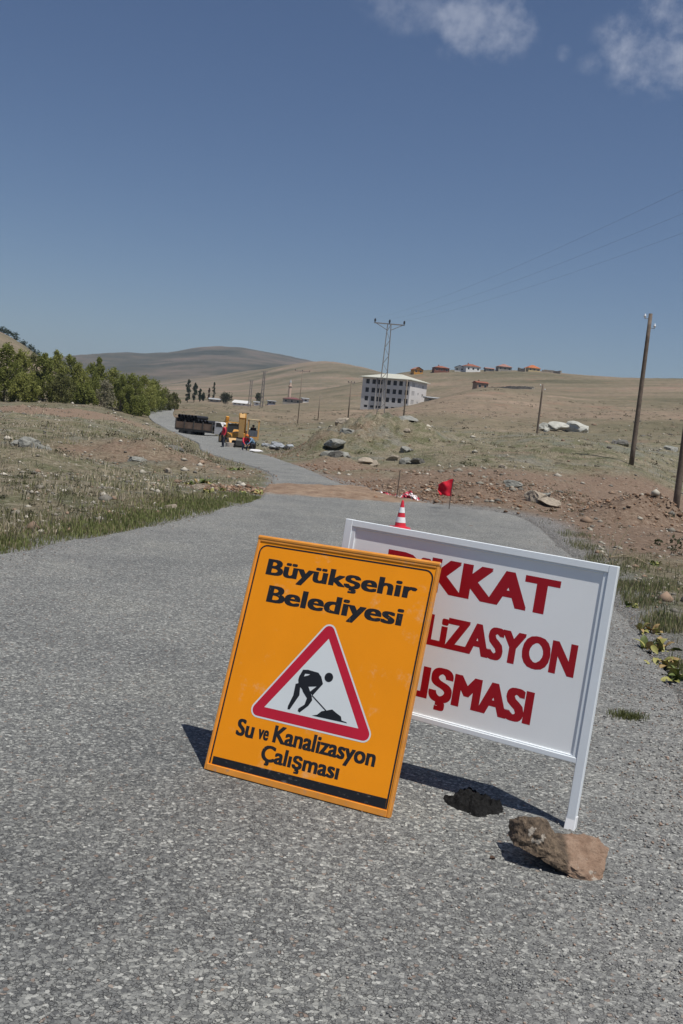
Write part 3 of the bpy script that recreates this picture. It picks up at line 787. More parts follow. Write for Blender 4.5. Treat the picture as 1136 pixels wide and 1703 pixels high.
# ------------------------------------------------------------------ rocks
ROCKM = {
 'brown': mat('brown_field_stone', (0.2, 0.125, 0.085), 0.9, 0.35, 14, dirt=(0.32, 0.27, 0.21), dirt_amt=0.1, bump=0.012, bscale=30),
 'grey': mat('grey_field_stone', (0.23, 0.23, 0.205), 0.9, 0.3, 3, dirt=(0.38, 0.37, 0.33), dirt_amt=0.1, bump=0.03, bscale=9),
 'pale': mat('pale_boulder', (0.42, 0.42, 0.37), 0.9, 0.22, 2.0, dirt=(0.24, 0.24, 0.2), dirt_amt=0.08, bump=0.05, bscale=4),
 'dark': mat('dark_field_stone', (0.13, 0.125, 0.11), 0.9, 0.35, 4, dirt=(0.25, 0.24, 0.2), dirt_amt=0.1, bump=0.03, bscale=9),
 'tan': mat('tan_field_stone', (0.34, 0.29, 0.225), 0.9, 0.28, 4, dirt=(0.18, 0.13, 0.09), dirt_amt=0.1, bump=0.03, bscale=9)}
def rock_mesh(seed, flat_=0.7, cuts=9, sub=3):
    r = random.Random(seed); bm = bmesh.new(); bmesh.ops.create_icosphere(bm, subdivisions=sub, radius=1.0)
    planes = []
    for i in range(cuts):
        n = Vector((r.gauss(0, 1), r.gauss(0, 1), r.gauss(0, 1))).normalized(); planes.append((n, r.uniform(0.5, 0.82)))
    for vtx in bm.verts:
        p = vtx.co.copy()
        for n, h in planes:
            d = p.dot(n)
            if d > h: p -= n * (d - h)
        n_ = float(fbm(np.array([p.x * 2.3 + p.z * 1.1 + seed]), np.array([p.y * 2.3 - p.z * 1.7]), seed + 7, 4)[0])
        k = 1 + 0.34 * n_ + 0.06 * (math.sin(p.x * 9 + seed) * math.sin(p.y * 8 + seed * 2) * math.sin(p.z * 10)) + r.uniform(-0.02, 0.02)
        vtx.co = Vector((p.x * k, p.y * k, p.z * k * flat_))
    me = bpy.data.meshes.new('rock'); bm.to_mesh(me); bm.free(); return me
ROCKS = [rock_mesh(s, f) for s, f in ((1, 0.75), (2, 0.6), (3, 0.85), (4, 0.55), (5, 0.7))]
def rock(loc, size, kind, label, group=None, seed=0, stretch=(1, 1, 1), name='rock', sink=0.36):
    me = ROCKS[seed % 5].copy(); me.materials.clear(); me.materials.append(ROCKM[kind])
    o = new_obj(name, me); o.location = (loc[0], loc[1], loc[2] + size * stretch[2] * (0.55 - sink))
    o.scale = (size * stretch[0], size * stretch[1], size * stretch[2]); o.rotation_euler = (rnd.uniform(-.15, .15), rnd.uniform(-.15, .15), rnd.uniform(0, 6.28))
    tag(o, label, 'rock', group)
    return o

# foreground stone leaning on the notice board's foot: two faceted lumps grown together
def big_stone():
    def Z(x, y, d): return Vector(P(840 + x * 0.17606, 1330 + y * 0.17606, d))
    base = Vector(G(930, 1425)); base.z = 0.012
    right = [Z(555, 400, 3.465), Z(600, 320, 3.53), Z(760, 335, 3.53), Z(880, 362, 3.525), Z(980, 460, 3.50), Z(950, 620, 3.435), Z(910, 795, 3.385), Z(862, 818, 3.368), Z(780, 796, 3.375), Z(650, 742, 3.378), Z(480, 648, 3.40), Z(390, 580, 3.41), Z(480, 310, 3.535),
             Z(385, 400, 3.45), Z(640, 640, 3.382), Z(300, 538, 3.42), Z(320, 420, 3.45), Vector((0.84, 3.62, 0.05)), Vector((0.95, 3.64, 0.05)), Vector((1.04, 3.56, 0.05))]
    left = [Z(140, 250, 3.50), Z(230, 176, 3.505), Z(335, 166, 3.495), Z(385, 195, 3.51), Z(385, 400, 3.44), Z(300, 545, 3.408), Z(185, 482, 3.43), Z(88, 428, 3.455), Z(105, 365, 3.48), Z(315, 330, 3.425), Z(480, 560, 3.42), Z(420, 420, 3.46), Z(480, 320, 3.52),
            Vector((0.735, 3.60, 0.12)), Vector((0.785, 3.60, 0.12)), Vector((0.73, 3.59, 0.07))]
    for q in ((0.93, 3.46), (1.0, 3.40), (0.86, 3.60), (1.02, 3.52), (0.83, 3.62), (0.96, 3.63)):
        right.append(Vector((q[0], q[1], 0.008)))
    bm = bmesh.new()
    for pts_ in (right, left):
        b2 = bmesh.new()
        for p in pts_: b2.verts.new(p)
        bmesh.ops.convex_hull(b2, input=b2.verts)
        bmesh.ops.delete(b2, geom=[v_ for v_ in b2.verts if not v_.link_faces], context='VERTS')
        me_ = bpy.data.meshes.new('tmp'); b2.to_mesh(me_); b2.free(); bm.from_mesh(me_); bpy.data.meshes.remove(me_)
    bmesh.ops.triangulate(bm, faces=bm.faces)
    for it in range(4):
        bmesh.ops.subdivide_edges(bm, edges=[e for e in bm.edges if e.calc_length() > 0.012], cuts=1, use_grid_fill=True)
        bmesh.ops.triangulate(bm, faces=bm.faces)
    bm.normal_update()
    for vtx in bm.verts:
        c = vtx.co
        n = fbm(np.array([c.x * 22 + c.z * 15]), np.array([c.z * 40 + c.y * 13]), 71, 4)[0]
        n2 = fbm(np.array([c.x * 90 + c.z * 40]), np.array([c.z * 110 + c.y * 60]), 73, 3)[0]
        if c.z > 0.02: vtx.co = c + vtx.normal * (n * 0.016 + n2 * 0.009) - (base if False else Vector((0, 0, 0)))
    for vtx in bm.verts: vtx.co = vtx.co - base
    me = bpy.data.meshes.new('stone'); bm.to_mesh(me); bm.free()
    m, nt, bs = M_('reddish_layered_stone'); k = NT(nt); tc = k.n('ShaderNodeTexCoord').outputs['Object']
    n1 = k.noise(tc, 18, 8, 0.7)
    warm = k.ramp(n1, [(0.3, (0.155, 0.095, 0.062)), (0.5, (0.235, 0.155, 0.105)), (0.72, (0.32, 0.23, 0.165))])
    dark = k.ramp(k.noise(tc, 30, 8, 0.75), [(0.3, (0.045, 0.034, 0.025)), (0.5, (0.10, 0.072, 0.048)), (0.7, (0.24, 0.18, 0.12))])
    sepx = k.n('ShaderNodeSeparateXYZ'); k.l(tc, sepx.inputs[0])
    f = k.mrange(k.math('ADD', sepx.outputs[0], k.math('MULTIPLY', k.math('SUBTRACT', k.noise(tc, 9, 5), 0.5), 0.10)), -0.03, 0.005)
    c = k.mix(f, dark, warm)
    vein = k.mrange(k.noise(tc, 13, 3), 0.63, 0.67, 0, 0.7); c = k.mix(vein, c, (0.42, 0.38, 0.32))
    k.l(c, bs.inputs['Base Color']); bs.inputs['Roughness'].default_value = 0.9
    k.l(k.bump(k.math('ADD', k.noise(tc, 60, 8, 0.7), k.math('MULTIPLY', k.noise(tc, 14, 4), 1.0)), 0.008), bs.inputs['Normal'])
    me.materials.append(m)
    o = new_obj('stone', me); o.location = base
    tag(o, 'large reddish brown stone with dark layered end holding the notice board foot', 'stone')
big_stone()

# crumbled dark asphalt beside the signs
def tar_patch():
    c = G(788, 1343); root_z = 0.0145
    N = 90; X, Y = np.meshgrid(np.linspace(-0.16, 0.16, N), np.linspace(-0.16, 0.16, N))
    rr = np.hypot(X / 0.125, Y / 0.135) + fbm(X * 18, Y * 18, 81, 4) * 0.55
    h = sstep(1.0, 0.55, rr) * (0.012 + 0.05 * (fbm(X * 55, Y * 55, 83, 4) + 0.45)) - 0.012
    V = np.stack([X, Y, h], -1).reshape(-1, 3)
    i = np.arange(N - 1)[:, None]; j = np.arange(N - 1)[None]; a = i * N + j
    F_ = np.stack([a, a + 1, a + N + 1, a + N], -1).reshape(-1, 4)
    keep = (h.reshape(-1)[F_] > -0.0118).any(1)
    o = mesh_np('asphalt_crumbs', V, F_[keep], mat('black_bitumen_crumbs', (0.018, 0.018, 0.018), 1.0, 0.5, 60, bump=0.008, bscale=160, spec=0.05), smooth=False)
    o.location = (c[0], c[1], root_z + 0.004)
    tag(o, 'small heap of black crumbled asphalt on the grey road beside the signs', 'asphalt')
tar_patch()

# ------------------------------------------------------------------ traffic cone, flag, stakes, tape
def cone():
    g = G(665, 881); root = empty('traffic_cone', (g[0], g[1], road_z(g[0], g[1]) + 0.012)); k = 0.455
    tag(root, 'red and white striped traffic cone behind the white notice board', 'traffic cone')
    red = mat('cone_red_plastic', (0.62, 0.03, 0.05), 0.4, 0.1, 5); wh = mat('cone_white_band', (0.78, 0.78, 0.78), 0.45, 0.08, 20, dirt=(0.45, 0.44, 0.42), dirt_amt=0.05)
    m = MB(); m.prism([(-0.16, -0.13), (-0.13, -0.16), (0.13, -0.16), (0.16, -0.13), (0.16, 0.13), (0.13, 0.16), (-0.13, 0.16), (-0.16, 0.13)], lambda u, v, t: (u, v, t), 0, 0.028)
    m.lathe([(0.118, 0.0281), (0.112, 0.045)], 20); m.build('base', red, root, bevel=0.004)
    def rad(z): return 0.098 + (0.022 - 0.098) * z / 0.42
    for i, (z0, z1) in enumerate(((0.03, 0.105), (0.105, 0.19), (0.19, 0.26), (0.26, 0.345), (0.345, 0.455))):
        e = 0.002 if i % 2 else 0.0
        pr = [(rad(z0) + e, z0), (rad(z1) + e, z1)]
        if i == 4: pr = [(rad(z0), z0), (rad(0.43), 0.43), (0.014, 0.452), (0.009, 0.455)]
        MB().lathe(pr, 20).build('reflective_band' if i % 2 else 'cone_section', wh if i % 2 else red, root, smooth=False)
cone()

def cloth_flag():
    g = G(746, 852); z = road_z(g[0], g[1]); root = empty('warning_flag', (g[0], g[1], z)); tag(root, 'red cloth warning flag on a thin stake at the road edge', 'flag')
    MB().tube([(0, 0, -0.03), (0.008, 0, 0.32), (0.03, 0.0, 0.635)], 0.009, 7).build('stake', mat('dark_iron_bar', (0.09, 0.075, 0.065), 0.7, 0.3, 30), root)
    nu, nv = 26, 26; V = []; 
    for j in range(nv):
        for i in range(nu):
            a = i / (nu - 1); b = j / (nv - 1)
            x = 0.03 - 0.008 - a * 0.30 * (1 - 0.18 * b) ; zz = 0.635 - b * 0.37 - a * 0.10 * (1 - b) - a * a * 0.04 + 0.05 * a * b
            y = 0.05 * math.sin(a * 8 + b * 2.2) * a + 0.025 * math.sin(b * 9 + a * 4) * a
            x += 0.012 * math.sin(b * 7 + 1) * a; zz += 0.012 * math.sin(a * 11) * a
            V.append((x, y, zz))
    F_ = [(j * nu + i, j * nu + i + 1, (j + 1) * nu + i + 1, (j + 1) * nu + i) for j in range(nv - 1) for i in range(nu - 1)]
    m = MB(); m.add(V, F_); o = m.build('cloth', mat('red_cloth', (0.5, 0.008, 0.025), 0.85, 0.2, 12, bump=0.004, bscale=30), root, smooth=True)
    md = o.modifiers.new('thick', 'SOLIDIFY'); md.thickness = 0.003
cloth_flag()
def stake(px, py, h, lean, label):
    g = P(px, py, 22.3) if py < 830 else G(px, py); z = tz(g[0], g[1]) if abs(g[0]) > 90 else max(tz(g[0], g[1]), road_z(g[0], g[1]) - 0.02)
    o = MB().tube([(0, 0, -0.06), (lean * 0.5, 0, h * 0.5), (lean, 0.01, h)], 0.010, 7).build('iron_stake', mat('dark_iron_bar', (0.09, 0.075, 0.065), 0.7), None)
    o.location = (g[0], g[1], z); tag(o, label, 'stake')
stake(660, 823, 0.70, 0.02, 'thin dark iron stake standing in the heap of red and white tape')

def tape_heap(px, py, d, w_, h_, n, label):
    g = P(px, py, d); z = max(tz(g[0], g[1]), road_z(g[0], g[1])); root = empty('barrier_tape', (g[0], g[1], z)); tag(root, label, 'barrier tape')
    r = random.Random(int(px))
    mr = MB(); mw = MB()
    for i in range(n):
        p = Vector((r.gauss(0, w_ * 0.42), r.gauss(0, w_ * 0.28), r.uniform(0.01, h_)))
        p.z *= max(0.25, 1 - abs(p.x) / w_)
        d_ = Vector((r.uniform(-1, 1), r.uniform(-1, 1), r.uniform(-.5, .5))).normalized(); up_ = Vector((r.uniform(-1, 1), r.uniform(-1, 1), r.uniform(-1, 1)))
        s_ = d_.cross(up_).normalized() * 0.035; curl = d_.cross(s_).normalized()
        L = r.uniform(0.05, 0.13); k = 5; red = i % 2
        pr = [p + d_ * L * t / k + curl * 0.03 * math.sin(t * 1.3 + i) for t in range(k + 1)]
        vs = []
        for q in pr: vs += [q - s_, q + s_]
        (mr if red else mw).add([(q.x, q.y, max(q.z, 0.006)) for q in vs], [(2 * t, 2 * t + 1, 2 * t + 3, 2 * t + 2) for t in range(k)])
    mr.build('red_stripes', mat('red_tape', (0.62, 0.05, 0.1), 0.4, 0.15), root); mw.build('white_stripes', mat('white_tape', (0.8, 0.74, 0.74), 0.4, 0.1), root)
tape_heap(680, 826, 22.6, 0.22, 0.17, 90, 'crumpled heap of red and white barrier tape beside the flag')
tape_heap(643, 821, 23.3, 0.24, 0.06, 34, 'thin strewn tail of red and white barrier tape on the soil')

# ------------------------------------------------------------------ power poles and pylon
WOOD = mat('weathered_pole_wood', (0.135, 0.105, 0.082), 0.85, 0.3, 5, dirt=(0.06, 0.05, 0.04), dirt_amt=0.12, bump=0.01, bscale=24)
WOODF = mat('faded_pole_wood', (0.16, 0.13, 0.1), 0.85, 0.25, 3)
PORC = mat('white_porcelain', (0.82, 0.84, 0.86), 0.15, 0.03)
DKP = mat('brown_glazed_insulator', (0.05, 0.05, 0.055), 0.25, 0.1)
IRON = mat('galvanised_iron', (0.22, 0.2, 0.185), 0.6, 0.2, 4, dirt=(0.2, 0.11, 0.06), dirt_amt=0.1)
def wood_pole(loc, h, r0, lean, label, ins=True, group=None):
    root = empty('utility_pole', loc); tag(root, label, 'utility pole', group)
    pts_ = [(lean[0] * t, lean[1] * t, -0.4 + (h + 0.4) * t) for t in np.linspace(0, 1, 7)]
    MB().tube(pts_, [r0 * (1 - 0.28 * t) for t in np.linspace(0, 1, 7)], 12).build('pole', WOOD, root, smooth=True)
    if ins:
        for s, dz in ((-1, 0.22), (1, 0.62)):
            b = MB(); top = Vector((lean[0], lean[1], h - dz)); e = top + Vector((s * 0.24, 0, -0.02))
            b.tube([top, e, e + Vector((0, 0, 0.12))], 0.013, 6).build('bracket', IRON, root)
            MB().lathe([(0.02, 0), (0.052, 0.02), (0.045, 0.05), (0.058, 0.06), (0.045, 0.11), (0.03, 0.13), (0.04, 0.15), (0.02, 0.17)], 12, tuple(e + Vector((0, 0, 0.04)))).build('insulator', PORC, root, smooth=True)
    return root
g = ground_at(1050, 771, 45); wood_pole(g, 6.75, 0.115, (0.05, 0, 0), 'tall bare wooden pole with two white insulators right of the boulders')
g = ground_at(890, 747, 100); wood_pole(g, 6.45, 0.115, (0.05, 0, 0), 'wooden pole standing just beside the pale boulder pile')
g = ground_at(1122, 858, 30); wood_pole(g, 6.6, 0.105, (0.02, 0, 0), 'dark wooden pole behind the reddish dirt mound')

def t_pole(px, py, d, h, label, arm=1.4, r0=0.09, steel=False, group=None, name='power_line_pole'):
    g = ground_at(px, py, d); root = empty(name, g, R(-8)); tag(root, label, 'utility pole', group)
    MB().tube([(0, 0, -0.4), (0, 0, h)], [r0, r0 * 0.7], 8).build('pole', WOODF, root, smooth=True)
    if arm:
        MB().box((0, 0, h - 0.12), (arm, 0.09, 0.09)).build('crossarm', IRON, root)
        for x in (-arm / 2 + 0.05, 0, arm / 2 - 0.05): MB().lathe([(0.03, 0), (0.07, 0.08), (0.05, 0.2)], 8, (x, 0, h - 0.07)).build('insulator', DKP, root)
t_pole(582 - 5, 713, 150, 5.8, 'thin pole with a short crossarm standing left of the white building', 1.0, 0.1)
t_pole(669, 716, 100, 4.9, 'thin bare pole standing before the right end of the white building', 0, 0.09)
t_pole(528, 706, 185, 4.6, 'low bare pole in the pasture between excavator and white building', 0, 0.09)
t_pole(495, 704, 170, 9.0, 'pale slender pole with a raised crossarm behind the excavator', 2.6, 0.075)

def lattice(name, loc, h, w0, w1, rz, label, arm=3.7, panels=13, ins=True, r=0.035):
    root = empty(name, loc, rz); tag(root, label, 'pylon')
    def half(z): return (w0 + (w1 - w0) * z / h) / 2
    for sx in (-1, 1):
        for sy in (-1, 1):
            MB().bar((sx * half(0), sy * half(0) * 0.6, -0.4), (sx * half(h), sy * half(h) * 0.6, h), r * 2).build('leg', IRON, root)
    br = MB()
    for i in range(panels):
        z0, z1 = h * i / panels, h * (i + 1) / panels
        for sy in (-1, 1):
            a = 1 if i % 2 else -1
            br.bar((a * half(z0), sy * half(z0) * 0.6, z0), (-a * half(z1), sy * half(z1) * 0.6, z1), r * 1.1)
        for sx in (-1, 1):
            a = 1 if i % 2 else -1
            br.bar((sx * half(z0), a * half(z0) * 0.6, z0), (sx * half(z1), -a * half(z1) * 0.6, z1), r * 1.1)
    br.build('lattice_bracing', IRON, root)
    if arm:
        m = MB(); m.box((0, 0, h), (arm, 0.12, 0.12)); m.build('crossarm', IRON, root)
        for q_ in (-1, 1): MB().bar((q_ * arm * 0.42, 0, h - 0.06), (q_ * half(h), 0, h - 0.75), 0.07).build('arm_brace', IRON, root)
        if ins:
            for x in (-arm / 2 + 0.08, 0, arm / 2 - 0.08):
                MB().lathe([(0.05, 0.06), (0.05, 0.14), (0.15, 0.18), (0.08, 0.25), (0.15, 0.3), (0.08, 0.37), (0.13, 0.42), (0.05, 0.52)], 10, (x, 0, h)).build('insulator', DKP, root)
    return root
PY1 = ground_at(631, 706, 122); PRZ = R(-4)
PYH = 12.45
lattice('power_pylon', PY1, PYH, 1.0, 0.42, PRZ, 'tall steel lattice pylon with one crossarm in front of the white building')
PY2 = np.array([18.5, -2.0, 0.0]); PY2[2] = tz(PY2[0], PY2[1])
lattice('power_pylon', PY2, 11.2, 1.0, 0.42, PRZ, 'steel lattice pylon carrying the near end of the three wires beyond the roadside')
lattice('lattice_mast', ground_at(435, 674, 330), 12.0, 0.9, 0.5, 0.3, 'lattice mast with a small head rising behind the village houses', 2.4, 9, False, 0.08)
lattice('lattice_mast', ground_at(415, 672, 360), 9.6, 0.9, 0.6, 0.2, 'short lattice mast with stacked crossarms beside the village houses', 2.0, 8, False, 0.08)
for k_, x in enumerate((-1.77, 0, 1.77)):
    a = Vector(PY1) + Matrix.Rotation(PRZ, 3, 'Z') @ Vector((x, 0, PYH + 0.55)); b = Vector(PY2) + Matrix.Rotation(PRZ, 3, 'Z') @ Vector((x, 0, 11.2 + 0.55))
    pts_ = [a.lerp(b, t) - Vector((0, 0, 1.3 * 4 * t * (1 - t))) for t in np.linspace(0, 1, 40)]
    o = MB().tube(pts_, 0.0035, 5).build('power_line_wire', mat('wire_aluminium', (0.08, 0.08, 0.09), 0.5, 0.1), None)
    tag(o, ('power wire from the left arm end of the pylon', 'power wire from the middle of the pylon crossarm', 'power wire from the right arm end of the pylon')[k_], 'power wire', 'wires strung from the pylon')

# ------------------------------------------------------------------ buildings
def facade(mb, O, ux, uz, n, width, height, ops, depth=0.25):
    """wall plane with real openings; ops: (x0,x1,z0,z1). n = outward normal"""
    xs = sorted({0, width, *[q for o in ops for q in o[:2]]}); zs = sorted({0, height, *[q for o in ops for q in o[2:]]})
    O = Vector(O); ux = Vector(ux); uz = Vector(uz); n = Vector(n)
    for i in range(len(xs) - 1):
        for j in range(len(zs) - 1):
            cx, cz = (xs[i] + xs[i + 1]) / 2, (zs[j] + zs[j + 1]) / 2
            if any(a < cx < b and c < cz < d for a, b, c, d in ops): continue
            mb.add([O + ux * xs[i] + uz * zs[j], O + ux * xs[i + 1] + uz * zs[j], O + ux * xs[i + 1] + uz * zs[j + 1], O + ux * xs[i] + uz * zs[j + 1]], [(0, 1, 2, 3)])
    for a, b, c, d in ops:
        q = [O + ux * a + uz * c, O + ux * b + uz * c, O + ux * b + uz * d, O + ux * a + uz * d]; r_ = [p - n * depth for p in q]
        mb.add(q + r_, [(0, 1, 5, 4), (1, 2, 6, 5), (2, 3, 7, 6), (3, 0, 4, 7)])
def window(root, O, ux, uz, n, op, glass, frame, depth=0.22, mull=True):
    a, b, c, d = op; O = Vector(O); ux = Vector(ux); uz = Vector(uz); n = Vector(n)
    q = [O + ux * x + uz * z - n * depth for x, z in ((a - .02, c - .02), (b + .02, c - .02), (b + .02, d + .02), (a - .02, d + .02))]
    m = MB(); m.add(q + [p - n * 0.04 for p in q], [(0, 1, 2, 3), (7, 6, 5, 4), (0, 4, 5, 1), (1, 5, 6, 2), (2, 6, 7, 3), (3, 7, 4, 0)])
    w_ = m.build('window', glass, root)
    if frame is not None:
        f = MB(); e = 0.06
        rot = Matrix((ux, -n, uz)).transposed()
        cen = lambda x, z: O + ux * x + uz * z - n * (depth - 0.035)
        for x in (a + e / 2, b - e / 2) + (((a + b) / 2,) if mull else ()): f.box(cen(x, (c + d) / 2), (e, 0.06, d - c), rot)
        for z in (c + e / 2, d - e / 2): f.box(cen((a + b) / 2, z), (b - a - 2 * e, 0.058, e), rot)
        f.build('frame', frame, w_)
DARKGL = mat('dark_window_glass', (0.02, 0.022, 0.026), 0.12, 0.3, 2, spec=0.6)
DARKOP = mat('painted_room_shade', (0.035, 0.033, 0.032), 0.9, 0.3, 2)  # dark panels closing the unglazed openings; unlit interior shade put into the colour
WFR = mat('white_window_frame', (0.7, 0.7, 0.68), 0.5, 0.05)
def school():
    base = P(678, 683, 352); zb = tz(base[0], base[1]); yaw = R(28)
    root = empty('apartment_block', (base[0], base[1], 0)); tag(root, 'unfinished pale grey four storey block with dark window openings and low hipped roof', 'building')
    zt_ = P(678, 632, 352)[2]
    z0 = zb - 1.6; Hh = zt_ - z0
    Fd = Vector((-math.cos(yaw), math.sin(yaw), 0)); Sd = Vector((math.sin(yaw), math.cos(yaw), 0)); Z = Vector((0, 0, 1))
    LF, LS = 18.9, 14.5
    nF = Vector((-math.sin(yaw), -math.cos(yaw), 0)); nS = Vector((math.cos(yaw), -math.sin(yaw), 0))
    wall = mat('pale_plastered_block', (0.6, 0.58, 0.56), 0.9, 0.08, 0.25, dirt=(0.42, 0.4, 0.385), dirt_amt=0.06)
    O = Vector((0, 0, z0))
    st = Hh / 4.02
    rowsz = [z0 * 0 + Hh - st * (i + 1) + 0.62 for i in range(4)]
    cols = [1.0, 3.45, 5.75, 8.2, 11.6, 14.1, 16.6]
    opsF = []
    for ri in range(4):
        for ci, cx in enumerate(cols):
            hgt = 1.65 if ri < 3 else 0.85
            zz = rowsz[ri] + (0.25 if ri < 3 else 0.9)
            if ri == 3 and ci in (0, 1): continue
            wd = 1.45 if ci != 4 else 1.9
            opsF.append((cx - wd / 2 + 0.2, cx + wd / 2 + 0.2, zz, zz + hgt))
    opsF = [(max(0.35, a), b, c, d) for a, b, c, d in opsF]
    m = MB(); facade(m, O, Fd, Z, nF, LF, Hh, opsF, 0.3)
    opsS = []
    for ri in range(3):
        zz = rowsz[ri] + 0.3
        opsS += [(1.9, 2.35, zz, zz + 1.6), (2.75, 3.2, zz, zz + 1.6), (3.6, 4.05, zz, zz + 1.6), (7.0, 7.7, zz + .35, zz + 1.25), (10.6, 11.7, zz, zz + 1.1)]
    facade(m, O, Sd, Z, nS, LS, Hh, opsS, 0.3)
    A = O + Fd * LF; B = O + Sd * LS; Cc = A + Sd * LS
    m.add([A, Cc, Cc + Z * Hh, A + Z * Hh], [(0, 1, 2, 3)]); m.add([B, Cc, Cc + Z * Hh, B + Z * Hh], [(0, 1, 2, 3)])
    m.build('wall', wall, root)
    for op in opsF: window(root, O, Fd, Z, nF, op, DARKOP, None, 0.3)
    for op in opsS: window(root, O, Sd, Z, nS, op, DARKGL, WFR if op[0] > 6 else None, 0.2)
    # projecting bay frame round the stair recess and floor bands
    fb = MB()
    for cx in (10.25, 13.0):
        fb.box(O + Fd * cx + nF * 0.35 + Z * (Hh / 2), (0.3, 0.7, Hh - 0.02), Matrix((Fd, nF, Z)).transposed())
    fb.build('stair_bay_fin', mat('grey_concrete', (0.32, 0.31, 0.3), 0.9, 0.12, 0.6), root)
    # roof
    r = MB(); e = 0.9
    c0 = O - Fd * e - Sd * e + Z * Hh; c1 = O + Fd * (LF + e) - Sd * e + Z * Hh; c2 = O + Fd * (LF + e) + Sd * (LS + e) + Z * Hh; c3 = O - Fd * e + Sd * (LS + e) + Z * Hh
    rh = 2.3; r0 = O + Fd * 7 + Sd * LS / 2 + Z * (Hh + rh); r1 = O + Fd * (LF - 6) + Sd * LS / 2 + Z * (Hh + rh)
    th = Z * 0.22
    r.add([c0, c1, c2, c3, c0 + th, c1 + th, c2 + th, c3 + th, r0, r1], [(0, 1, 2, 3), (0, 4, 5, 1), (1, 5, 6, 2), (2, 6, 7, 3), (3, 7, 4, 0), (4, 8, 9, 5), (5, 9, 6), (6, 9, 8, 7), (7, 8, 4)])
    r.build('roof', mat('pale_sheet_roof', (0.5, 0.5, 0.42), 0.6, 0.06, 0.4), root)
school()

TILE = mat('terracotta_tiles', (0.25, 0.088, 0.05), 0.8, 0.25, 1.2)
TILE2 = mat('bright_orange_tiles', (0.4, 0.13, 0.045), 0.8, 0.2, 1.2)
TILE3 = mat('faded_pink_tiles', (0.3, 0.16, 0.13), 0.8, 0.2, 1.2)
GREYR = mat('grey_sheet_roof', (0.35, 0.36, 0.36), 0.6, 0.1, 0.8)
def house(px, py, d, wpx, hpx, rpx, yaw, wallm, roofm, label, roof='hip', cols=2, depth=7.0, name='house', base_drop=0.8):
    q = ground_at(px, py, d); s = d / FPX
    W_, H_, Rh = wpx * s, hpx * s, rpx * s
    root = empty(name, (q[0], q[1], q[2]), yaw); tag(root, label, 'house')
    O = Vector((-W_ / 2, 0, -base_drop)); X = Vector((1, 0, 0)); Y = Vector((0, 1, 0)); Z = Vector((0, 0, 1)); Ht = H_ + base_drop
    ops = []
    for i in range(cols):
        cx = W_ * (i + 0.5) / cols; ops.append((cx - 0.55, cx + 0.55, base_drop + H_ * 0.35, base_drop + H_ * 0.35 + min(1.3, H_ * 0.45)))
    m = MB(); facade(m, O, X, Z, -Y, W_, Ht, ops, 0.2)
    ops2 = [(depth * .4, depth * .4 + 1.1, base_drop + H_ * 0.35, base_drop + H_ * 0.35 + min(1.3, H_ * 0.45))]
    facade(m, O + X * W_, Y, Z, X, depth, Ht, ops2, 0.2)
    m.add([O, O + Y * depth, O + Y * depth + Z * Ht, O + Z * Ht], [(0, 1, 2, 3)]); m.add([O + Y * depth, O + Y * depth + X * W_, O + Y * depth + X * W_ + Z * Ht, O + Y * depth + Z * Ht], [(0, 1, 2, 3)])
    m.build('wall', wallm, root)
    for op in ops: window(root, O, X, Z, -Y, op, DARKGL, WFR, 0.15, False)
    for op in ops2: window(root, O + X * W_, Y, Z, X, op, DARKGL, WFR, 0.15, False)
    e = 0.45; T = O + Z * Ht
    c = [T - X * e - Y * e, T + X * (W_ + e) - Y * e, T + X * (W_ + e) + Y * (depth + e), T - X * e + Y * (depth + e)]; th = Z * 0.15
    r = MB()
    if roof == 'hip':
        a, b = T + X * min(W_ * 0.4, 3.2) + Y * depth / 2 + Z * Rh, T + X * max(W_ * 0.6, W_ - 3.2) + Y * depth / 2 + Z * Rh
    elif roof == 'gable_front':
        a, b = T + X * W_ / 2 - Y * e + Z * Rh, T + X * W_ / 2 + Y * (depth + e) + Z * Rh
    elif roof == 'gable_side':
        a, b = T - X * e + Y * depth / 2 + Z * Rh, T + X * (W_ + e) + Y * depth / 2 + Z * Rh
    else:
        a = b = None
    if a is None:
        r.add(c + [p + th + (Z * Rh if i > 1 else Z * 0) for i, p in enumerate(c)], [(3, 2, 1, 0), (4, 5, 6, 7), (0, 1, 5, 4), (1, 2, 6, 5), (2, 3, 7, 6), (3, 0, 4, 7)])
    elif roof == 'gable_front':
        r.add(c + [a, b], [(0, 4, 5, 3), (1, 2, 5, 4), (3, 2, 1, 0)])
        g2 = MB(); k = -Y * e * 0.3
        m2 = MB(); m2.add([T - Y * 0.02, T + X * W_ - Y * 0.02, a + Y * (e - 0.02) - Z * 0.3], [(0, 1, 2)]); m2.build('gable', wallm, root)
    else:
        r.add(c + [a, b], [(0, 1, 5, 4), (1, 2, 5), (2, 3, 4, 5), (3, 0, 4), (3, 2, 1, 0)])
    ro = r.build('roof', roofm, root)
    if roof in ('hip', 'gable_side') and H_ > 2.4:
        MB().box(T + X * W_ * 0.35 + Y * depth * 0.6 + Z * Rh * 0.9, (0.6, 0.6, 1.4)).build('chimney', mat('chimney_brick', (0.25, 0.12, 0.09), 0.9), ro)
    return root
WY = mat('ochre_render', (0.5, 0.25, 0.05), 0.9, 0.1, 0.6); WB = mat('red_brick_wall', (0.2, 0.085, 0.06), 0.9, 0.2, 1.0); WW = mat('whitewashed_wall', (0.72, 0.72, 0.7), 0.9, 0.08, 0.5)
WG = mat('grey_stone_wall', (0.3, 0.28, 0.24), 0.9, 0.2, 0.8); WO = mat('cream_render', (0.5, 0.4, 0.22), 0.9, 0.1, 0.6); WT_ = mat('adobe_wall', (0.3, 0.2, 0.14), 0.9, 0.15, 0.6)
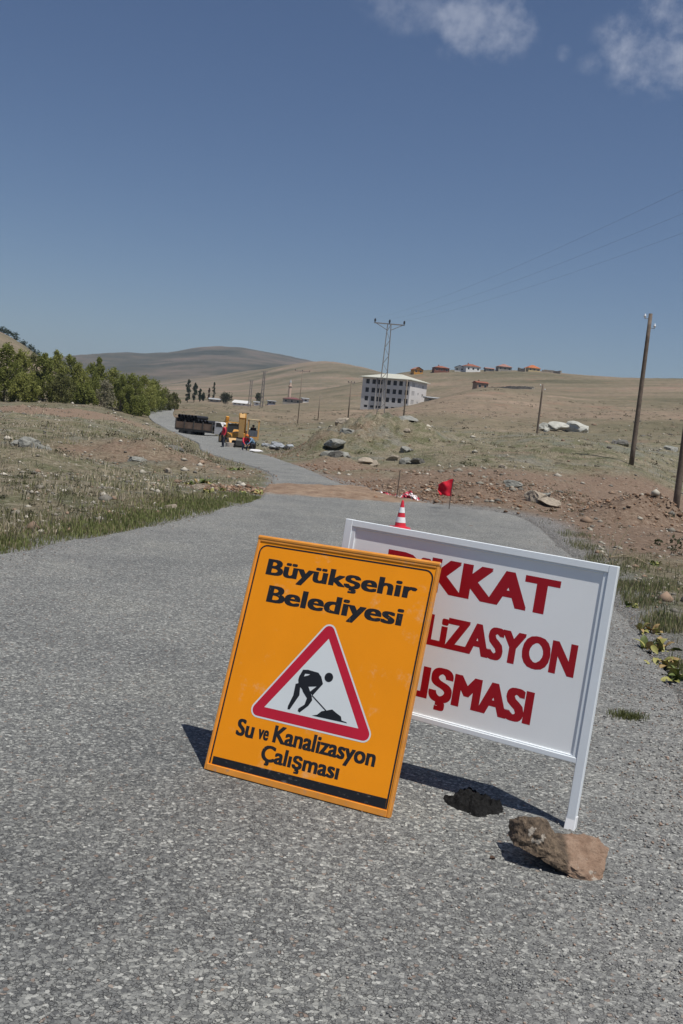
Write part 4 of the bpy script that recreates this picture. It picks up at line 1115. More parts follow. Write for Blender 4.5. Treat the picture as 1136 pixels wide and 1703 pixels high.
house(695, 628, 545, 15, 7, 4.5, R(12), WY, TILE2, 'ochre gabled house with orange roof just above the white block roof', 'gable_front', 2)
house(734, 624, 548, 25, 7.5, 3.5, R(6), WB, TILE, 'wide dark red brick house with low tiled roof next to the ochre house', 'hip', 3)
house(764, 617, 560, 16, 6.5, 4, R(-10), WW, GREYR, 'small white gabled house with grey roof', 'gable_front', 2)
house(787, 616.5, 556, 25, 9, 4.5, R(14), WW, TILE, 'largest white house with terracotta hipped roof on the ridge', 'hip', 3, 9)
house(840, 614, 562, 22, 7, 5, R(5), WG, TILE3, 'grey stone house with faded pink roof on the ridge', 'hip', 3)
house(889, 613, 562, 20, 6, 5.5, R(10), WO, TILE2, 'cream house with bright orange roof at the ridge end', 'hip', 3)
house(803, 639, 430, 19, 12, 3, R(12), WT_, TILE, 'brown adobe house standing alone halfway up the slope', 'gable_side', 2, 6)
house(723, 679, 350, 26, 7, 2.5, R(8), WG, GREYR, 'low grey shed with pale roof beside the white block', 'shed', 3, 6, 'shed')
house(815, 616, 560, 14, 4.5, 2, R(5), WG, TILE3, 'tiny low stone outbuilding between the white and the grey stone houses', 'gable_side', 1, 5)
house(356, 673, 440, 17, 4.5, 2.5, R(5), WG, GREYR, 'low grey house beside the poplars in the village', 'gable_side', 2)
house(398, 674, 420, 23, 4, 5, R(-10), WW, mat('white_sheet_roof', (0.62, 0.62, 0.6), 0.5, 0.06, 0.8), 'long village house with white sheet roof beside the lattice masts', 'gable_side', 3)
house(427, 674, 430, 9, 5, 1.5, R(5), WW, GREYR, 'small white cube house beside the tall lattice mast', 'shed', 1, 5)
house(452, 672, 440, 12, 6, 1.2, R(8), mat('bluish_grey_wall', (0.25, 0.25, 0.28), 0.9, 0.1), GREYR, 'bluish grey flat house in the village middle', 'shed', 2, 6)
house(485, 669, 445, 30, 8, 3.2, R(-6), WG, mat('maroon_tiles', (0.16, 0.06, 0.06), 0.8, 0.2, 1.2), 'village house with maroon roof below the minaret', 'hip', 3, 8)
house(508, 671, 450, 10, 6, 1.5, R(8), WW, GREYR, 'white outbuilding right of the maroon roofed house', 'shed', 1, 5)
def minaret():
    q = ground_at(481, 662, 470); root = empty('minaret', q); tag(root, 'pale slim stone minaret above the maroon roofed village house', 'minaret')
    ms = mat('pale_pink_stone', (0.5, 0.38, 0.3), 0.9, 0.1, 0.6)
    MB().lathe([(0.75, -1), (0.7, 7.0), (1.0, 7.2), (1.0, 7.5), (0.55, 7.6), (0.5, 9.0)], 12).build('shaft', ms, root); MB().lathe([(0.55, 9.0), (0.04, 10.6)], 12).build('spire', GREYR, root)
minaret()
# dry stone walls on the slope
def stone_wall(pts_, h, label):
    vs = [ground_at(*p) for p in pts_]; root = empty('stone_wall', vs[0]); tag(root, label, 'wall')
    m = MB(); r = random.Random(len(label))
    for i in range(len(vs) - 1):
        a, b = Vector(vs[i]), Vector(vs[i + 1]); n = max(2, int((b - a).length / 1.0))
        for k in range(n):
            p = a.lerp(b, (k + 0.5) / n); p.z = tz(p.x, p.y)
            ang = math.atan2(b.y - a.y, b.x - a.x)
            m.box((p - Vector(vs[0])) + Vector((0, 0, h * 0.35)), (1.02 * (b - a).length / n * 1.02, r.uniform(.5, .8), h * r.uniform(0.7, 1.4) + 0.3), Matrix.Rotation(ang, 3, 'Z'))
    m.build('masonry', mat('dry_stone', (0.36, 0.32, 0.26), 0.95, 0.3, 1.0), root)
stone_wall([(808, 629, 440), (868, 634, 425), (888, 646, 400)], 0.7, 'dry stone yard wall stepping down right of the adobe house')
stone_wall([(800, 640, 420), (850, 642, 412), (886, 647, 400)], 0.5, 'lower dry stone wall below the adobe house yard')
stone_wall([(862, 612, 565), (874, 615, 560)], 2.2, 'short dry stone wall left of the cream house')
stone_wall([(902, 612, 565), (922, 614, 562), (933, 620, 555)], 1.4, 'dry stone wall running down right of the cream house')

# ------------------------------------------------------------------ trees
LEAFM = attr_mat('spring_leaves', 0.65, 0.25, 0.5)
BARK = mat('grey_bark', (0.17, 0.145, 0.115), 0.9, 0.3, 3)
def leaves_np(centers, radii, n, size, cols, r):
    """n leaf quads spread through clumps"""
    idx = r.integers(0, len(centers), n)
    g = r.normal(0, 1, (n, 3)); g /= np.maximum(1e-6, np.linalg.norm(g, axis=1))[:, None]
    pos = centers[idx] + g * (radii[idx] * r.uniform(0.15, 1.0, n) ** 0.5)[:, None] * np.array([1, 1, 1.5])
    a = r.normal(0, 1, (n, 3)); a /= np.linalg.norm(a, axis=1)[:, None]
    b = np.cross(a, r.normal(0, 1, (n, 3))); b /= np.linalg.norm(b, axis=1)[:, None]
    s = size * r.uniform(0.6, 1.35, n)[:, None]
    V = np.stack([pos - a * s * 0.9, pos + b * s * 0.45, pos + a * s * 0.9, pos - b * s * 0.45], 1).reshape(-1, 3)
    F_ = np.arange(4 * n).reshape(-1, 4)
    c0 = np.array(cols)
    mixv = r.uniform(0, 1, n)[:, None] * 0.55 + r.uniform(0, 1, len(centers))[idx][:, None] * 0.45
    c = c0[0] * (1 - mixv) + c0[1] * mixv
    C_ = np.repeat(np.hstack([c, np.ones((n, 1))]), 4, axis=0)
    return V, F_, C_
def tree(px, py, d, h, rad, label, cols=((0.035, 0.055, 0.012), (0.13, 0.165, 0.04)), n=2600, shape='round', group=None, seed=0, leaf=0.16, name='tree', trunk_frac=0.22, bare=0.0):
    q = ground_at(px, py, d); root = empty(name, q); tag(root, label, 'tree', group)
    r = np.random.default_rng(seed + 100)
    tr = MB(); limb_ends = []
    th = h * (0.8 if shape != 'round' else 0.62)
    k = 6; pts_ = [(r.normal(0, 0.03) * h * 0.35 * t, r.normal(0, 0.03) * h * 0.35 * t, -0.3 + th * t) for t in np.linspace(0, 1, k)]
    r0 = 0.018 * h + 0.03
    tr.tube(pts_, [r0 * (1 - 0.8 * t) for t in np.linspace(0, 1, k)], 7)
    nl = 9 if shape == 'round' else 8
    for i in range(nl):
        t = r.uniform(trunk_frac, 0.9); bz = th * t; ang = r.uniform(0, 6.28)
        reach = rad * r.uniform(0.5, 0.95) * (1 - 0.35 * t); rise = h * r.uniform(0.12, 0.3)
        base = Vector((pts_[0][0], pts_[0][1], bz)); tip = Vector((math.cos(ang) * reach, math.sin(ang) * reach, min(h * 0.93, bz + rise)))
        mid = base.lerp(tip, 0.5) + Vector((0, 0, -0.04 * h))
        tr.tube([base, mid, tip], [r0 * 0.4 * (1 - t * 0.5), r0 * 0.25, r0 * 0.08], 5); limb_ends.append(tip)
    tr.build('trunk', BARK, root, smooth=True)
    nc = 70 if shape == 'grove' else (34 if shape == 'round' else 26)
    cs = []; rs = []
    for i in range(nc):
        t = r.uniform(0, 1)
        if shape == 'poplar':
            z = h * (0.12 + 0.86 * t); prof = math.sin(min(1, (t + 0.12) * 0.9) * math.pi) ** 0.6
            a = r.uniform(0, 6.28); q_ = rad * prof * r.uniform(0, 0.75); cs.append((math.cos(a) * q_, math.sin(a) * q_, z)); rs.append(rad * 0.42 * (0.6 + prof * 0.4))
        elif shape == 'grove':
            z = h * (0.04 + 0.9 * t); prof = (math.sin(min(1.0, 0.16 + t * 0.86) * math.pi)) ** 0.55
            a = r.uniform(0, 6.28); q_ = rad * 1.15 * prof * math.sqrt(r.uniform(0.02, 1)); cs.append((math.cos(a) * q_, math.sin(a) * q_, z)); rs.append(rad * r.uniform(0.16, 0.34))
        else:
            z = h * (trunk_frac + (0.95 - trunk_frac) * t ** 0.85); prof = math.sqrt(max(0.05, 1 - (2 * t - 0.85) ** 2 / 1.6))
            a = r.uniform(0, 6.28); q_ = rad * prof * math.sqrt(r.uniform(0.05, 1)) * 0.85; cs.append((math.cos(a) * q_, math.sin(a) * q_, z)); rs.append(rad * r.uniform(0.2, 0.38))
    for e in limb_ends: cs.append(tuple(e)); rs.append(rad * 0.28)
    V, F_, C_ = leaves_np(np.array(cs), np.array(rs), n, leaf, cols, r)
    mesh_np('crown', V, F_, LEAFM, root, attrs={'tint': C_})
    return root
GREEN = ((0.135, 0.155, 0.036), (0.28, 0.3, 0.085)); LIME = ((0.19, 0.205, 0.05), (0.36, 0.37, 0.12)); PALE = ((0.2, 0.185, 0.12), (0.34, 0.32, 0.22)); DKG = ((0.02, 0.032, 0.012), (0.06, 0.085, 0.03))
grove = [(-30, 668, 128, 7.6, 2.1, 0), (6, 668, 130, 7.6, 2.0, 0), (30, 668, 137, 7.2, 1.7, 1), (52, 669, 142, 6.9, 1.6, 3), (70, 671, 140, 7.0, 1.7, 0), (88, 671, 150, 7.6, 1.9, 1), (110, 672, 155, 7.2, 1.9, 0), (128, 673, 150, 6.0, 1.5, 1), (146, 673, 160, 6.7, 1.9, 0),
         (160, 673, 172, 8.2, 1.6, 0), (172, 674, 150, 4.4, 1.5, 2), (186, 673, 172, 7.0, 1.8, 1), (200, 675, 160, 5.8, 1.8, 0), (216, 676, 165, 6.2, 2.2, 0), (236, 676, 172, 6.3, 2.4, 1), (253, 676, 180, 6.0, 2.2, 0), (272, 675, 188, 4.4, 1.8, 3), (287, 674, 200, 3.6, 1.4, 3), (100, 672, 138, 4.0, 1.6, 3), (40, 670, 128, 3.4, 1.6, 1), (230, 678, 158, 3.0, 1.8, 0), (140, 675, 142, 2.8, 1.5, 0)]
ORD = ['first', 'second', 'third', 'fourth', 'fifth', 'sixth', 'seventh', 'eighth', 'ninth', 'tenth', 'eleventh', 'twelfth', 'thirteenth', 'fourteenth', 'fifteenth', 'sixteenth', 'seventeenth', 'eighteenth', 'nineteenth', 'twentieth', 'twenty-first', 'twenty-second']
lab = ['leafy mid green tree, %s from the road end of the grove', 'fresh lime green tree, %s from the road end of the grove', 'leafless pale grey brown bush, %s from the road end of the grove', 'thin yellowish green tree with few leaves, %s from the road end of the grove']
pal = [GREEN, LIME, PALE, ((0.1, 0.11, 0.035), (0.2, 0.2, 0.08))]
for i, (px, py, d, h, rad, kind) in enumerate(grove):
    ordn = ORD[sorted(range(len(grove)), key=lambda q: -grove[q][0]).index(i)]
    tree(px, py, d, h, rad, lab[kind] % ordn, pal[kind], (5200, 4800, 1500, 2600)[kind], 'grove', 'grove trees left of the road', i, 0.17, trunk_frac=0.1)
for i, (px, d, h, rad) in enumerate(((311, 420, 9.6, 1.4), (322, 425, 8.2, 1.3), (331, 430, 5.5, 0.9), (337, 440, 3.6, 0.9))):
    tree(px, 675, d, h, rad, ('tallest poplar of the row at the village edge', 'second tallest dense poplar of the village row', 'short slim poplar at the row end', 'stubby shrub-like poplar beside the low grey house')[i], ((0.03, 0.045, 0.02), (0.075, 0.1, 0.045)), 1300, 'poplar', None, 40 + i, 0.3, 'poplar_tree')
tree(354, 673, 450, 8.6, 0.8, 'lone slim poplar behind the low grey village house', ((0.03, 0.045, 0.02), (0.07, 0.09, 0.04)), 800, 'poplar', None, 50, 0.3, 'poplar_tree')
tree(346, 673, 452, 5.6, 0.8, 'reddish brown slim tree next to the lone poplar', ((0.08, 0.05, 0.03), (0.16, 0.11, 0.07)), 500, 'poplar', None, 51, 0.3)
tree(375, 675, 415, 4.6, 2.8, 'rounded olive green tree between the village houses', ((0.035, 0.042, 0.022), (0.08, 0.085, 0.045)), 1300, 'round', None, 52, 0.3)
tree(429, 671, 460, 5.0, 1.6, 'small green tree behind the white cube house', ((0.04, 0.055, 0.025), (0.09, 0.1, 0.05)), 700, 'round', None, 53, 0.3)
for i, (px, py, d) in enumerate(((2, 566, 425), (12, 567, 430), (24, 572, 432), (38, 581, 440), (50, 588, 446), (60, 594, 452), (-12, 561, 425))):
    tree(px, py + 3, d, 2.0 + (i % 3) * 0.5, 2.0, 'dark shrub, %s up from the foot of the left hill crest' % ORD[[5, 4, 3, 2, 1, 0, 6][i]], DKG, 400, 'round', 'shrubs on the left hill crest', 60 + i, 0.3, 'hill_shrub', 0.05)

# ------------------------------------------------------------------ excavator, loader, truck, people
MY = mat('machine_yellow', (0.56, 0.27, 0.045), 0.5, 0.12, 2, dirt=(0.3, 0.22, 0.13), dirt_amt=0.12)
MYD = mat('machine_yellow_dusty', (0.5, 0.3, 0.11), 0.6, 0.12, 2, dirt=(0.34, 0.26, 0.17), dirt_amt=0.14)
BLKR = mat('black_rubber', (0.025, 0.025, 0.025), 0.8, 0.2, 4); STL = mat('dark_steel', (0.07, 0.065, 0.06), 0.6, 0.2, 4)
GLS = mat('cab_glass', (0.03, 0.035, 0.04), 0.1, 0.1, 2, spec=0.6)
def arm_poly(root, name, pts_, w_, mat_, x=0.0):
    """box-section arm through (y,z,height) stations in the machine's y-z plane"""
    m = MB()
    for i in range(len(pts_) - 1):
        (y0, z0, h0), (y1, z1, h1) = pts_[i], pts_[i + 1]
        d = Vector((0, y1 - y0, z1 - z0)).normalized(); n = Vector((0, -d.z, d.y))
        a, b = Vector((x, y0, z0)), Vector((x, y1, z1)); X = Vector((w_ / 2, 0, 0))
        m.add([a - X - n * h0 / 2, a + X - n * h0 / 2, a + X + n * h0 / 2, a - X + n * h0 / 2, b - X - n * h1 / 2, b + X - n * h1 / 2, b + X + n * h1 / 2, b - X + n * h1 / 2],
              [(0, 1, 2, 3), (4, 5, 6, 7), (0, 1, 5, 4), (1, 2, 6, 5), (2, 3, 7, 6), (3, 0, 4, 7)])
    return m.build(name, mat_, root)
def excavator():
    q = ground_at(405, 748, 76); root = empty('excavator', q, R(4)); root.scale = (0.83,) * 3; tag(root, 'yellow tracked excavator with open cab and raised boom beside the road', 'excavator')
    # local: -y towards the road crew, x to the right
    for s in (-1, 1):
        prof = [(-1.3, 0.12), (-1.15, 0.0), (1.15, 0.0), (1.3, 0.12), (1.35, 0.36), (1.2, 0.62), (-1.2, 0.62), (-1.35, 0.36)]
        t = MB(); t.prism(prof, lambda y, z, x: (x, y, z), s * 0.85 - 0.23, s * 0.85 + 0.23); tk = t.build('track', BLKR, root)
        for yy in (-0.9, -0.3, 0.3, 0.9):
            MB().tube([(s * 0.85 - 0.25, yy, 0.28), (s * 0.85 + 0.25, yy, 0.28)], 0.18, 10).build('track_roller', STL, tk)
    MB().lathe([(0.6, 0.6), (0.6, 0.86)], 18).box((0, 0, 0.45), (1.2, 1.2, 0.3)).build('undercarriage', STL, root)
    MB().prism([(-1.2, 0.85), (-1.2, 1.35), (-0.5, 1.45), (0.4, 1.6), (1.5, 1.6), (1.65, 1.2), (1.5, 0.88)], lambda y, z, x: (x, y, z), -1.1, 0.28).box((0.7, 0.9, 1.25), (0.8, 1.4, 0.75)).build('body', MY, root, bevel=0.03)
    MB().prism([(1.5, 0.88), (1.9, 0.95), (2.0, 1.5), (1.6, 1.62), (1.52, 1.6)], lambda y, z, x: (x, y, z), -1.12, 1.12).build('counterweight', MYD, root, bevel=0.03)
    cab = MB(); x0, x1, y0, y1, z0, z1 = 0.22, 1.28, -1.35, 0.15, 0.86, 2.62; p = 0.11
    for x in (x0 + p / 2, x1 - p / 2):
        for y in (y0 + p / 2, y1 - p / 2): cab.box((x, y, (z0 + z1) / 2), (p, p, z1 - z0))
    cab.box(((x0 + x1) / 2, (y0 + y1) / 2, z0 + 0.1), (x1 - x0 - .002, y1 - y0 - .002, 0.2))
    cab.box(((x0 + x1) / 2, y1 - 0.04, 1.3), (x1 - x0 - 2 * p, 0.06, 0.9))
    c = cab.build('cab_frame', MYD, root)
    MB().box(((x0 + x1) / 2, (y0 + y1) / 2, z1 + 0.04), (x1 - x0 + 0.08, y1 - y0 + 0.1, 0.1)).build('cab_roof', mat('pale_cab_roof', (0.5, 0.4, 0.25), 0.6, 0.1), c, bevel=0.03)
    MB().box(((x0 + x1) / 2, y0 + 0.03, 1.05), (x1 - x0 - 2 * p - .004, 0.02, 0.16)).build('front_panel', MY, c)
    MB().box(((x0 + x1) / 2, y0 + 0.035, 1.42), (x1 - x0 - 2 * p - .004, 0.012, 0.56)).build('windscreen', mat('dusty_windscreen', (0.1, 0.11, 0.13), 0.25, 0.2, spec=0.5), c)
    MB().box(((x0 + x1) / 2, -0.35, 1.25), (0.5, 0.5, 0.14)).box(((x0 + x1) / 2, -0.1, 1.6), (0.5, 0.12, 0.7)).build('seat', BLKR, c)
    # boom rises forward, stick hangs down to the trench
    arm_poly(root, 'boom', [(-0.6, 1.35, 0.5), (-1.0, 2.2, 0.6), (-1.7, 2.85, 0.55), (-2.5, 2.95, 0.4)], 0.62, MY, -0.25)
    arm_poly(root, 'stick', [(-2.35, 3.05, 0.3), (-2.75, 2.6, 0.45), (-2.6, 1.0, 0.3)], 0.46, MYD, -0.25)
    b = MB(); b.tube([(-0.25, -1.1, 1.5), (-0.25, -1.75, 2.6)], 0.075, 8); b.tube([(-0.25, -1.7, 3.15), (-0.25, -2.55, 3.15)], 0.06, 8); b.build('hydraulic_ram', STL, root)
    MB().prism([(-2.55, 1.0), (-2.9, 0.7), (-2.85, 0.25), (-2.4, 0.1), (-1.95, 0.35), (-2.1, 0.75)], lambda y, z, x: (x, y, z), -0.65, 0.15).build('bucket', STL, root)
    MB().tube([(-0.6, 0.6, 1.6), (-0.6, 0.6, 2.1)], 0.05, 8).build('exhaust', STL, root)
excavator()
def loader():
    q = ground_at(386, 743, 84); root = empty('backhoe_loader', q, R(25)); root.scale = (0.78,) * 3; tag(root, 'smaller yellow backhoe loader with folded arm left of the excavator', 'loader')
    for s in (-1, 1):
        for y, r in ((-1.1, 0.45), (1.0, 0.68)):
            wroot = MB().tube([(s * 0.75, y, r), (s * 1.08, y, r)], r, 18).build('wheel', BLKR, root)
            MB().tube([(s * 0.74, y, r), (s * 1.095, y, r)], r * 0.5, 14).build('rim', MYD, wroot)
    MB().box((0, -0.9, 1.05), (0.9, 1.9, 0.7)).box((0, 0.3, 0.85), (1.3, 2.6, 0.4)).build('bonnet', MY, root, bevel=0.05)
    c = MB()
    for x in (-0.62, 0.62):
        for y in (0.2, 1.3): c.box((x, y, 1.75), (0.08, 0.08, 1.5))
    cb = c.build('cab_frame', STL, root); MB().box((0, 0.75, 2.53), (1.42, 1.3, 0.1)).build('cab_roof', MY, cb); MB().box((0, 0.25, 1.8), (1.15, 0.02, 1.2)).build('windscreen', GLS, cb)
    arm_poly(root, 'loader_arm', [(0.1, 1.3, 0.25), (-1.4, 1.1, 0.25), (-2.0, 0.6, 0.22)], 0.16, MY, -0.6); arm_poly(root, 'loader_arm', [(0.1, 1.3, 0.25), (-1.4, 1.1, 0.25), (-2.0, 0.6, 0.22)], 0.16, MY, 0.6)
    MB().prism([(-1.95, 0.9), (-2.0, 0.3), (-2.7, 0.2), (-2.3, 0.5)], lambda y, z, x: (x, y, z), -1.1, 1.1).build('front_bucket', MYD, root)
    # folded hoe: an upside-down V behind
    arm_poly(root, 'hoe_boom', [(1.6, 0.8, 0.35), (2.0, 2.5, 0.4), (1.8, 3.1, 0.3)], 0.34, MY, -0.2); arm_poly(root, 'hoe_stick', [(1.85, 3.05, 0.3), (2.7, 1.5, 0.25)], 0.26, MYD, -0.2)
    MB().prism([(2.6, 1.5), (3.0, 1.1), (2.7, 0.7), (2.2, 0.9)], lambda y, z, x: (x, y, z), -0.5, 0.1).build('hoe_bucket', STL, root)
loader()
def truck():
    q = ground_at(340, 724, 112); root = empty('pipe_truck', q, R(-30)); tag(root, 'long flatbed truck with slatted brown sides loaded with black pipes', 'truck')
    side = mat('dusty_brown_truck_side', (0.2, 0.135, 0.095), 0.8, 0.2, 1.5, dirt=(0.34, 0.27, 0.2), dirt_amt=0.1)
    # local x = along the truck (front at +x), -y faces the viewer
    MB().box((-0.7, 0, 0.78), (5.2, 2.2, 0.22)).build('chassis', STL, root)
    for i in range(4):
        MB().box((-2.65 + 1.3 * i, -1.12, 1.28), (1.22, 0.06, 0.72)).build('side_panel', side, root)
        MB().box((-2.65 + 1.3 * i, 1.12, 1.28), (1.22, 0.06, 0.72)).build('side_panel', side, root)
    for i in range(5): MB().box((-3.3 + 1.3 * i, -1.16, 1.35), (0.09, 0.1, 0.95)).build('side_post', STL, root)
    MB().box((-3.35, 0, 1.4), (0.07, 2.3, 1.3)).build('tailgate', mat('dark_tailgate', (0.06, 0.05, 0.045), 0.7), root)
    for row, nrow in ((0, 10), (1, 9), (2, 6)):
        for k in range(nrow):
            x = -3.0 + 0.47 * k + 0.23 * (row % 2); z = 1.16 + row * 0.42 + 0.25
            t = MB(); t.tube([(x, -1.02, z), (x, 1.02, z)], 0.215, 12, cap=False); t.tube([(x, -1.02, z), (x, 1.02, z)], 0.17, 12, cap=False)
            o = t.build('pipe', mat('black_pipe', (0.022, 0.022, 0.025), 0.5, 0.2), None); 
            o.parent = root
    wh = mat('white_truck_paint', (0.62, 0.6, 0.58), 0.4, 0.08, 2, dirt=(0.4, 0.3, 0.24), dirt_amt=0.12)
    MB().prism([(2.05, 0.6), (2.05, 2.0), (2.9, 2.0), (3.35, 1.45), (4.1, 1.3), (4.15, 0.6)], lambda x, z, y: (x, y, z), -1.0, 1.0).build('cab', wh, root, bevel=0.06)
    MB().prism([(2.3, 1.45), (2.3, 1.9), (2.85, 1.9), (3.2, 1.45)], lambda x, z, y: (x, y, z), -1.012, -0.99).build('side_window', GLS, root)
    for x in (-2.4, -1.3, 3.3):
        for s in (-1, 1):
            wq = MB().tube([(x, s * 0.75, 0.48), (x, s * 1.08, 0.48)], 0.48, 16).build('wheel', BLKR, root); MB().tube([(x, s * 0.74, 0.48), (x, s * 1.095, 0.48)], 0.24, 12).build('rim', STL, wq)
truck()

SKIN = mat('skin', (0.42, 0.24, 0.16), 0.6, 0.08)
def skin_body(name, joints, edges, rads, mats_, assign, parent):
    me = bpy.data.meshes.new(name); me.from_pydata(joints, edges, []); o = new_obj(name, me, parent)
    md = o.modifiers.new('skin', 'SKIN')
    sv = me.skin_vertices[0].data if len(me.skin_vertices) else None
    if sv is None:
        bm = bmesh.new(); bm.from_mesh(me); bm.verts.layers.skin.verify(); bm.to_mesh(me); bm.free(); sv = me.skin_vertices[0].data
    for i, r_ in enumerate(rads):
        sv[i].radius = (r_, r_) if not isinstance(r_, tuple) else r_
        sv[i].use_root = (i == 0)
    md.use_smooth_shade = True
    sb = o.modifiers.new('sub', 'SUBSURF'); sb.levels = 2; sb.render_levels = 2
    bpy.context.view_layer.update()
    ev = bpy.data.meshes.new_from_object(o.evaluated_get(bpy.context.evaluated_depsgraph_get()))
    o.modifiers.clear(); o.data = ev; ev.materials.clear()
    for m in mats_: ev.materials.append(m)
    for p in ev.polygons: p.material_index = assign(p.center); p.use_smooth = True
    return o
def person(loc, rz, pose, top, trousers, cap, label, name='person'):
    root = empty(name, loc, rz); tag(root, label, 'person')
    if pose == 'stand':
        J = [(0, 0, 0.95), (0, 0, 1.2), (0, 0, 1.42), (0, -0.01, 1.53), (0, -0.03, 1.64),
             (-0.10, 0, 0.88), (-0.11, -0.02, 0.48), (-0.12, 0.02, 0.08), (-0.13, -0.13, 0.04),
             (0.10, 0, 0.88), (0.12, -0.03, 0.48), (0.13, 0.01, 0.08), (0.14, -0.14, 0.04),
             (-0.20, 0, 1.40), (-0.26, 0.02, 1.12), (-0.22, -0.10, 0.90), (-0.21, -0.13, 0.80),
             (0.20, 0, 1.40), (0.26, 0.03, 1.12), (0.24, -0.08, 0.88), (0.23, -0.11, 0.78)]
        asg = lambda c: 2 if (c.z > 1.47 or (abs(c.x) > 0.15 and 0.72 < c.z < 0.9 and c.y < -0.03)) else (1 if c.z < 0.94 and abs(c.x) < 0.19 else 0)
    else:   # bending / crouching over the trench, facing -y
        J = [(0, 0.16, 0.52), (0, 0.02, 0.72), (0, -0.18, 0.86), (0, -0.27, 0.93), (0, -0.34, 1.0),
             (-0.11, 0.14, 0.48), (-0.16, -0.22, 0.50), (-0.14, 0.02, 0.09), (-0.15, -0.12, 0.04),
             (0.11, 0.14, 0.48), (0.16, -0.22, 0.50), (0.14, 0.02, 0.09), (0.15, -0.12, 0.04),
             (-0.20, -0.16, 0.84), (-0.25, -0.34, 0.62), (-0.15, -0.48, 0.42), (-0.12, -0.52, 0.34),
             (0.20, -0.16, 0.84), (0.25, -0.34, 0.62), (0.15, -0.48, 0.42), (0.12, -0.52, 0.34)]
        asg = lambda c: 2 if ((c.y < -0.22 and c.z > 0.9 and abs(c.x) < 0.16) or (c.z < 0.45 and c.y < -0.38)) else (1 if c.z < 0.56 and c.y > -0.33 else 0)
    E_ = [(0, 1), (1, 2), (2, 3), (3, 4), (0, 5), (5, 6), (6, 7), (7, 8), (0, 9), (9, 10), (10, 11), (11, 12), (2, 13), (13, 14), (14, 15), (15, 16), (2, 17), (17, 18), (18, 19), (19, 20)]
    Rr = [(0.15, 0.11), (0.15, 0.11), (0.15, 0.1), 0.06, 0.105, 0.09, 0.068, 0.05, 0.04, 0.09, 0.068, 0.05, 0.04, 0.075, 0.05, 0.04, 0.032, 0.075, 0.05, 0.04, 0.032]
    b = skin_body('body', J, E_, Rr, [top, trousers, SKIN], asg, root)
    hd = Vector(J[4])
    MB().lathe([(0.125, 0.02), (0.128, 0.06), (0.11, 0.12), (0.06, 0.16), (0.01, 0.17)], 14, tuple(hd + Vector((0, 0.0, -0.005)))).box(tuple(hd + Vector((0, -0.14, 0.03))), (0.16, 0.12, 0.02)).build('cap', cap, root, smooth=False)
    for s in (-1, 1):
        MB().box(tuple(hd + Vector((s * 0.04, -0.105, 0.0))), (0.02, 0.012, 0.012)).build('eye', STL, b)
    return root
RC = mat('red_jacket', (0.55, 0.03, 0.06), 0.8, 0.15, 6); DN = mat('dark_trousers', (0.035, 0.04, 0.055), 0.85, 0.2, 6); BL = mat('blue_work_shirt', (0.14, 0.24, 0.36), 0.85, 0.15, 6); JN = mat('blue_jeans', (0.06, 0.09, 0.17), 0.85, 0.2, 6)
WC = mat('white_cap', (0.75, 0.74, 0.72), 0.7); OC = mat('orange_cap', (0.6, 0.16, 0.03), 0.7); KC = mat('dark_cap', (0.03, 0.03, 0.035), 0.8)
def foot(px, py, d):
    q = P(px, py, d); return (q[0], q[1], max(tz(q[0], q[1]), road_z(q[0], q[1]) + 0.03))
person(foot(370, 749, 72), R(-60), 'stand', RC, DN, WC, 'worker standing in red jacket, dark trousers and white cap')
person(foot(406, 751.5, 70), R(25), 'crouch', RC, JN, OC, 'worker bending forward in red jacket with orange cap')
person(foot(418, 752, 70), R(-50), 'crouch', BL, DN, KC, 'worker crouching in pale blue shirt beside the red jacketed one')
def driver():
    q = ground_at(405, 748, 76); p = person((q[0] + 0.64, q[1] - 0.38, q[2] + 0.84), R(4), 'crouch', DN, DN, KC, 'dark clothed driver sitting inside the excavator cab'); p.scale = (0.85,) * 3
driver()
def sack(px, py, d, size, m, label, seed, stretch=(1, .6, .5), group=None, name='sack', cat='sack'):
    q = ground_at(px, py, d); me = ROCKS[seed % 5].copy(); me.materials.clear(); me.materials.append(m)
    o = new_obj(name, me); o.location = (q[0], q[1], q[2] + size * stretch[2] * 0.55); o.scale = (size * stretch[0], size * stretch[1], size * stretch[2]); o.rotation_euler = (0, 0, seed * 1.3)
    tag(o, label, cat, group)
WSK = mat('white_plastic_sack', (0.75, 0.74, 0.73), 0.6, 0.06, 8); GSK = mat('pale_blue_grey_sack', (0.3, 0.32, 0.34), 0.7, 0.12, 6)
sack(425, 752, 68, 0.45, WSK, 'bright white plastic sack lying at the road edge by the crouching worker', 2, (1.3, .6, .35))
for i, (px, py, dd, sz) in enumerate(((444, 740, 82, 0.45), (453, 742, 80, 0.38), (463, 740, 82, 0.5), (472, 741, 81, 0.36), (482, 739, 84, 0.42), (459, 736, 86, 0.4))):
    sack(px, py + 3, dd, sz, GSK, 'pale bluish grey sack, %s from the excavator in the dumped pile' % ORD[[0, 1, 3, 4, 5, 2][i]], i, (1.2, .8, .6), 'sacks dumped right of the excavator')
for i, (px, py, dd) in enumerate(((460, 747, 78), (477, 742, 80), (452, 745, 79))):
    sack(px, py, dd, 0.3, BLKR, ('dark rubber lump before the middle of the sack pile', 'dark rubber lump at the far end of the sack pile', 'dark rubber lump nearest the excavator before the sack pile')[i], i + 1, (1, .9, .8), 'dark lumps among the sacks', 'rubber_lump', 'rubbish')
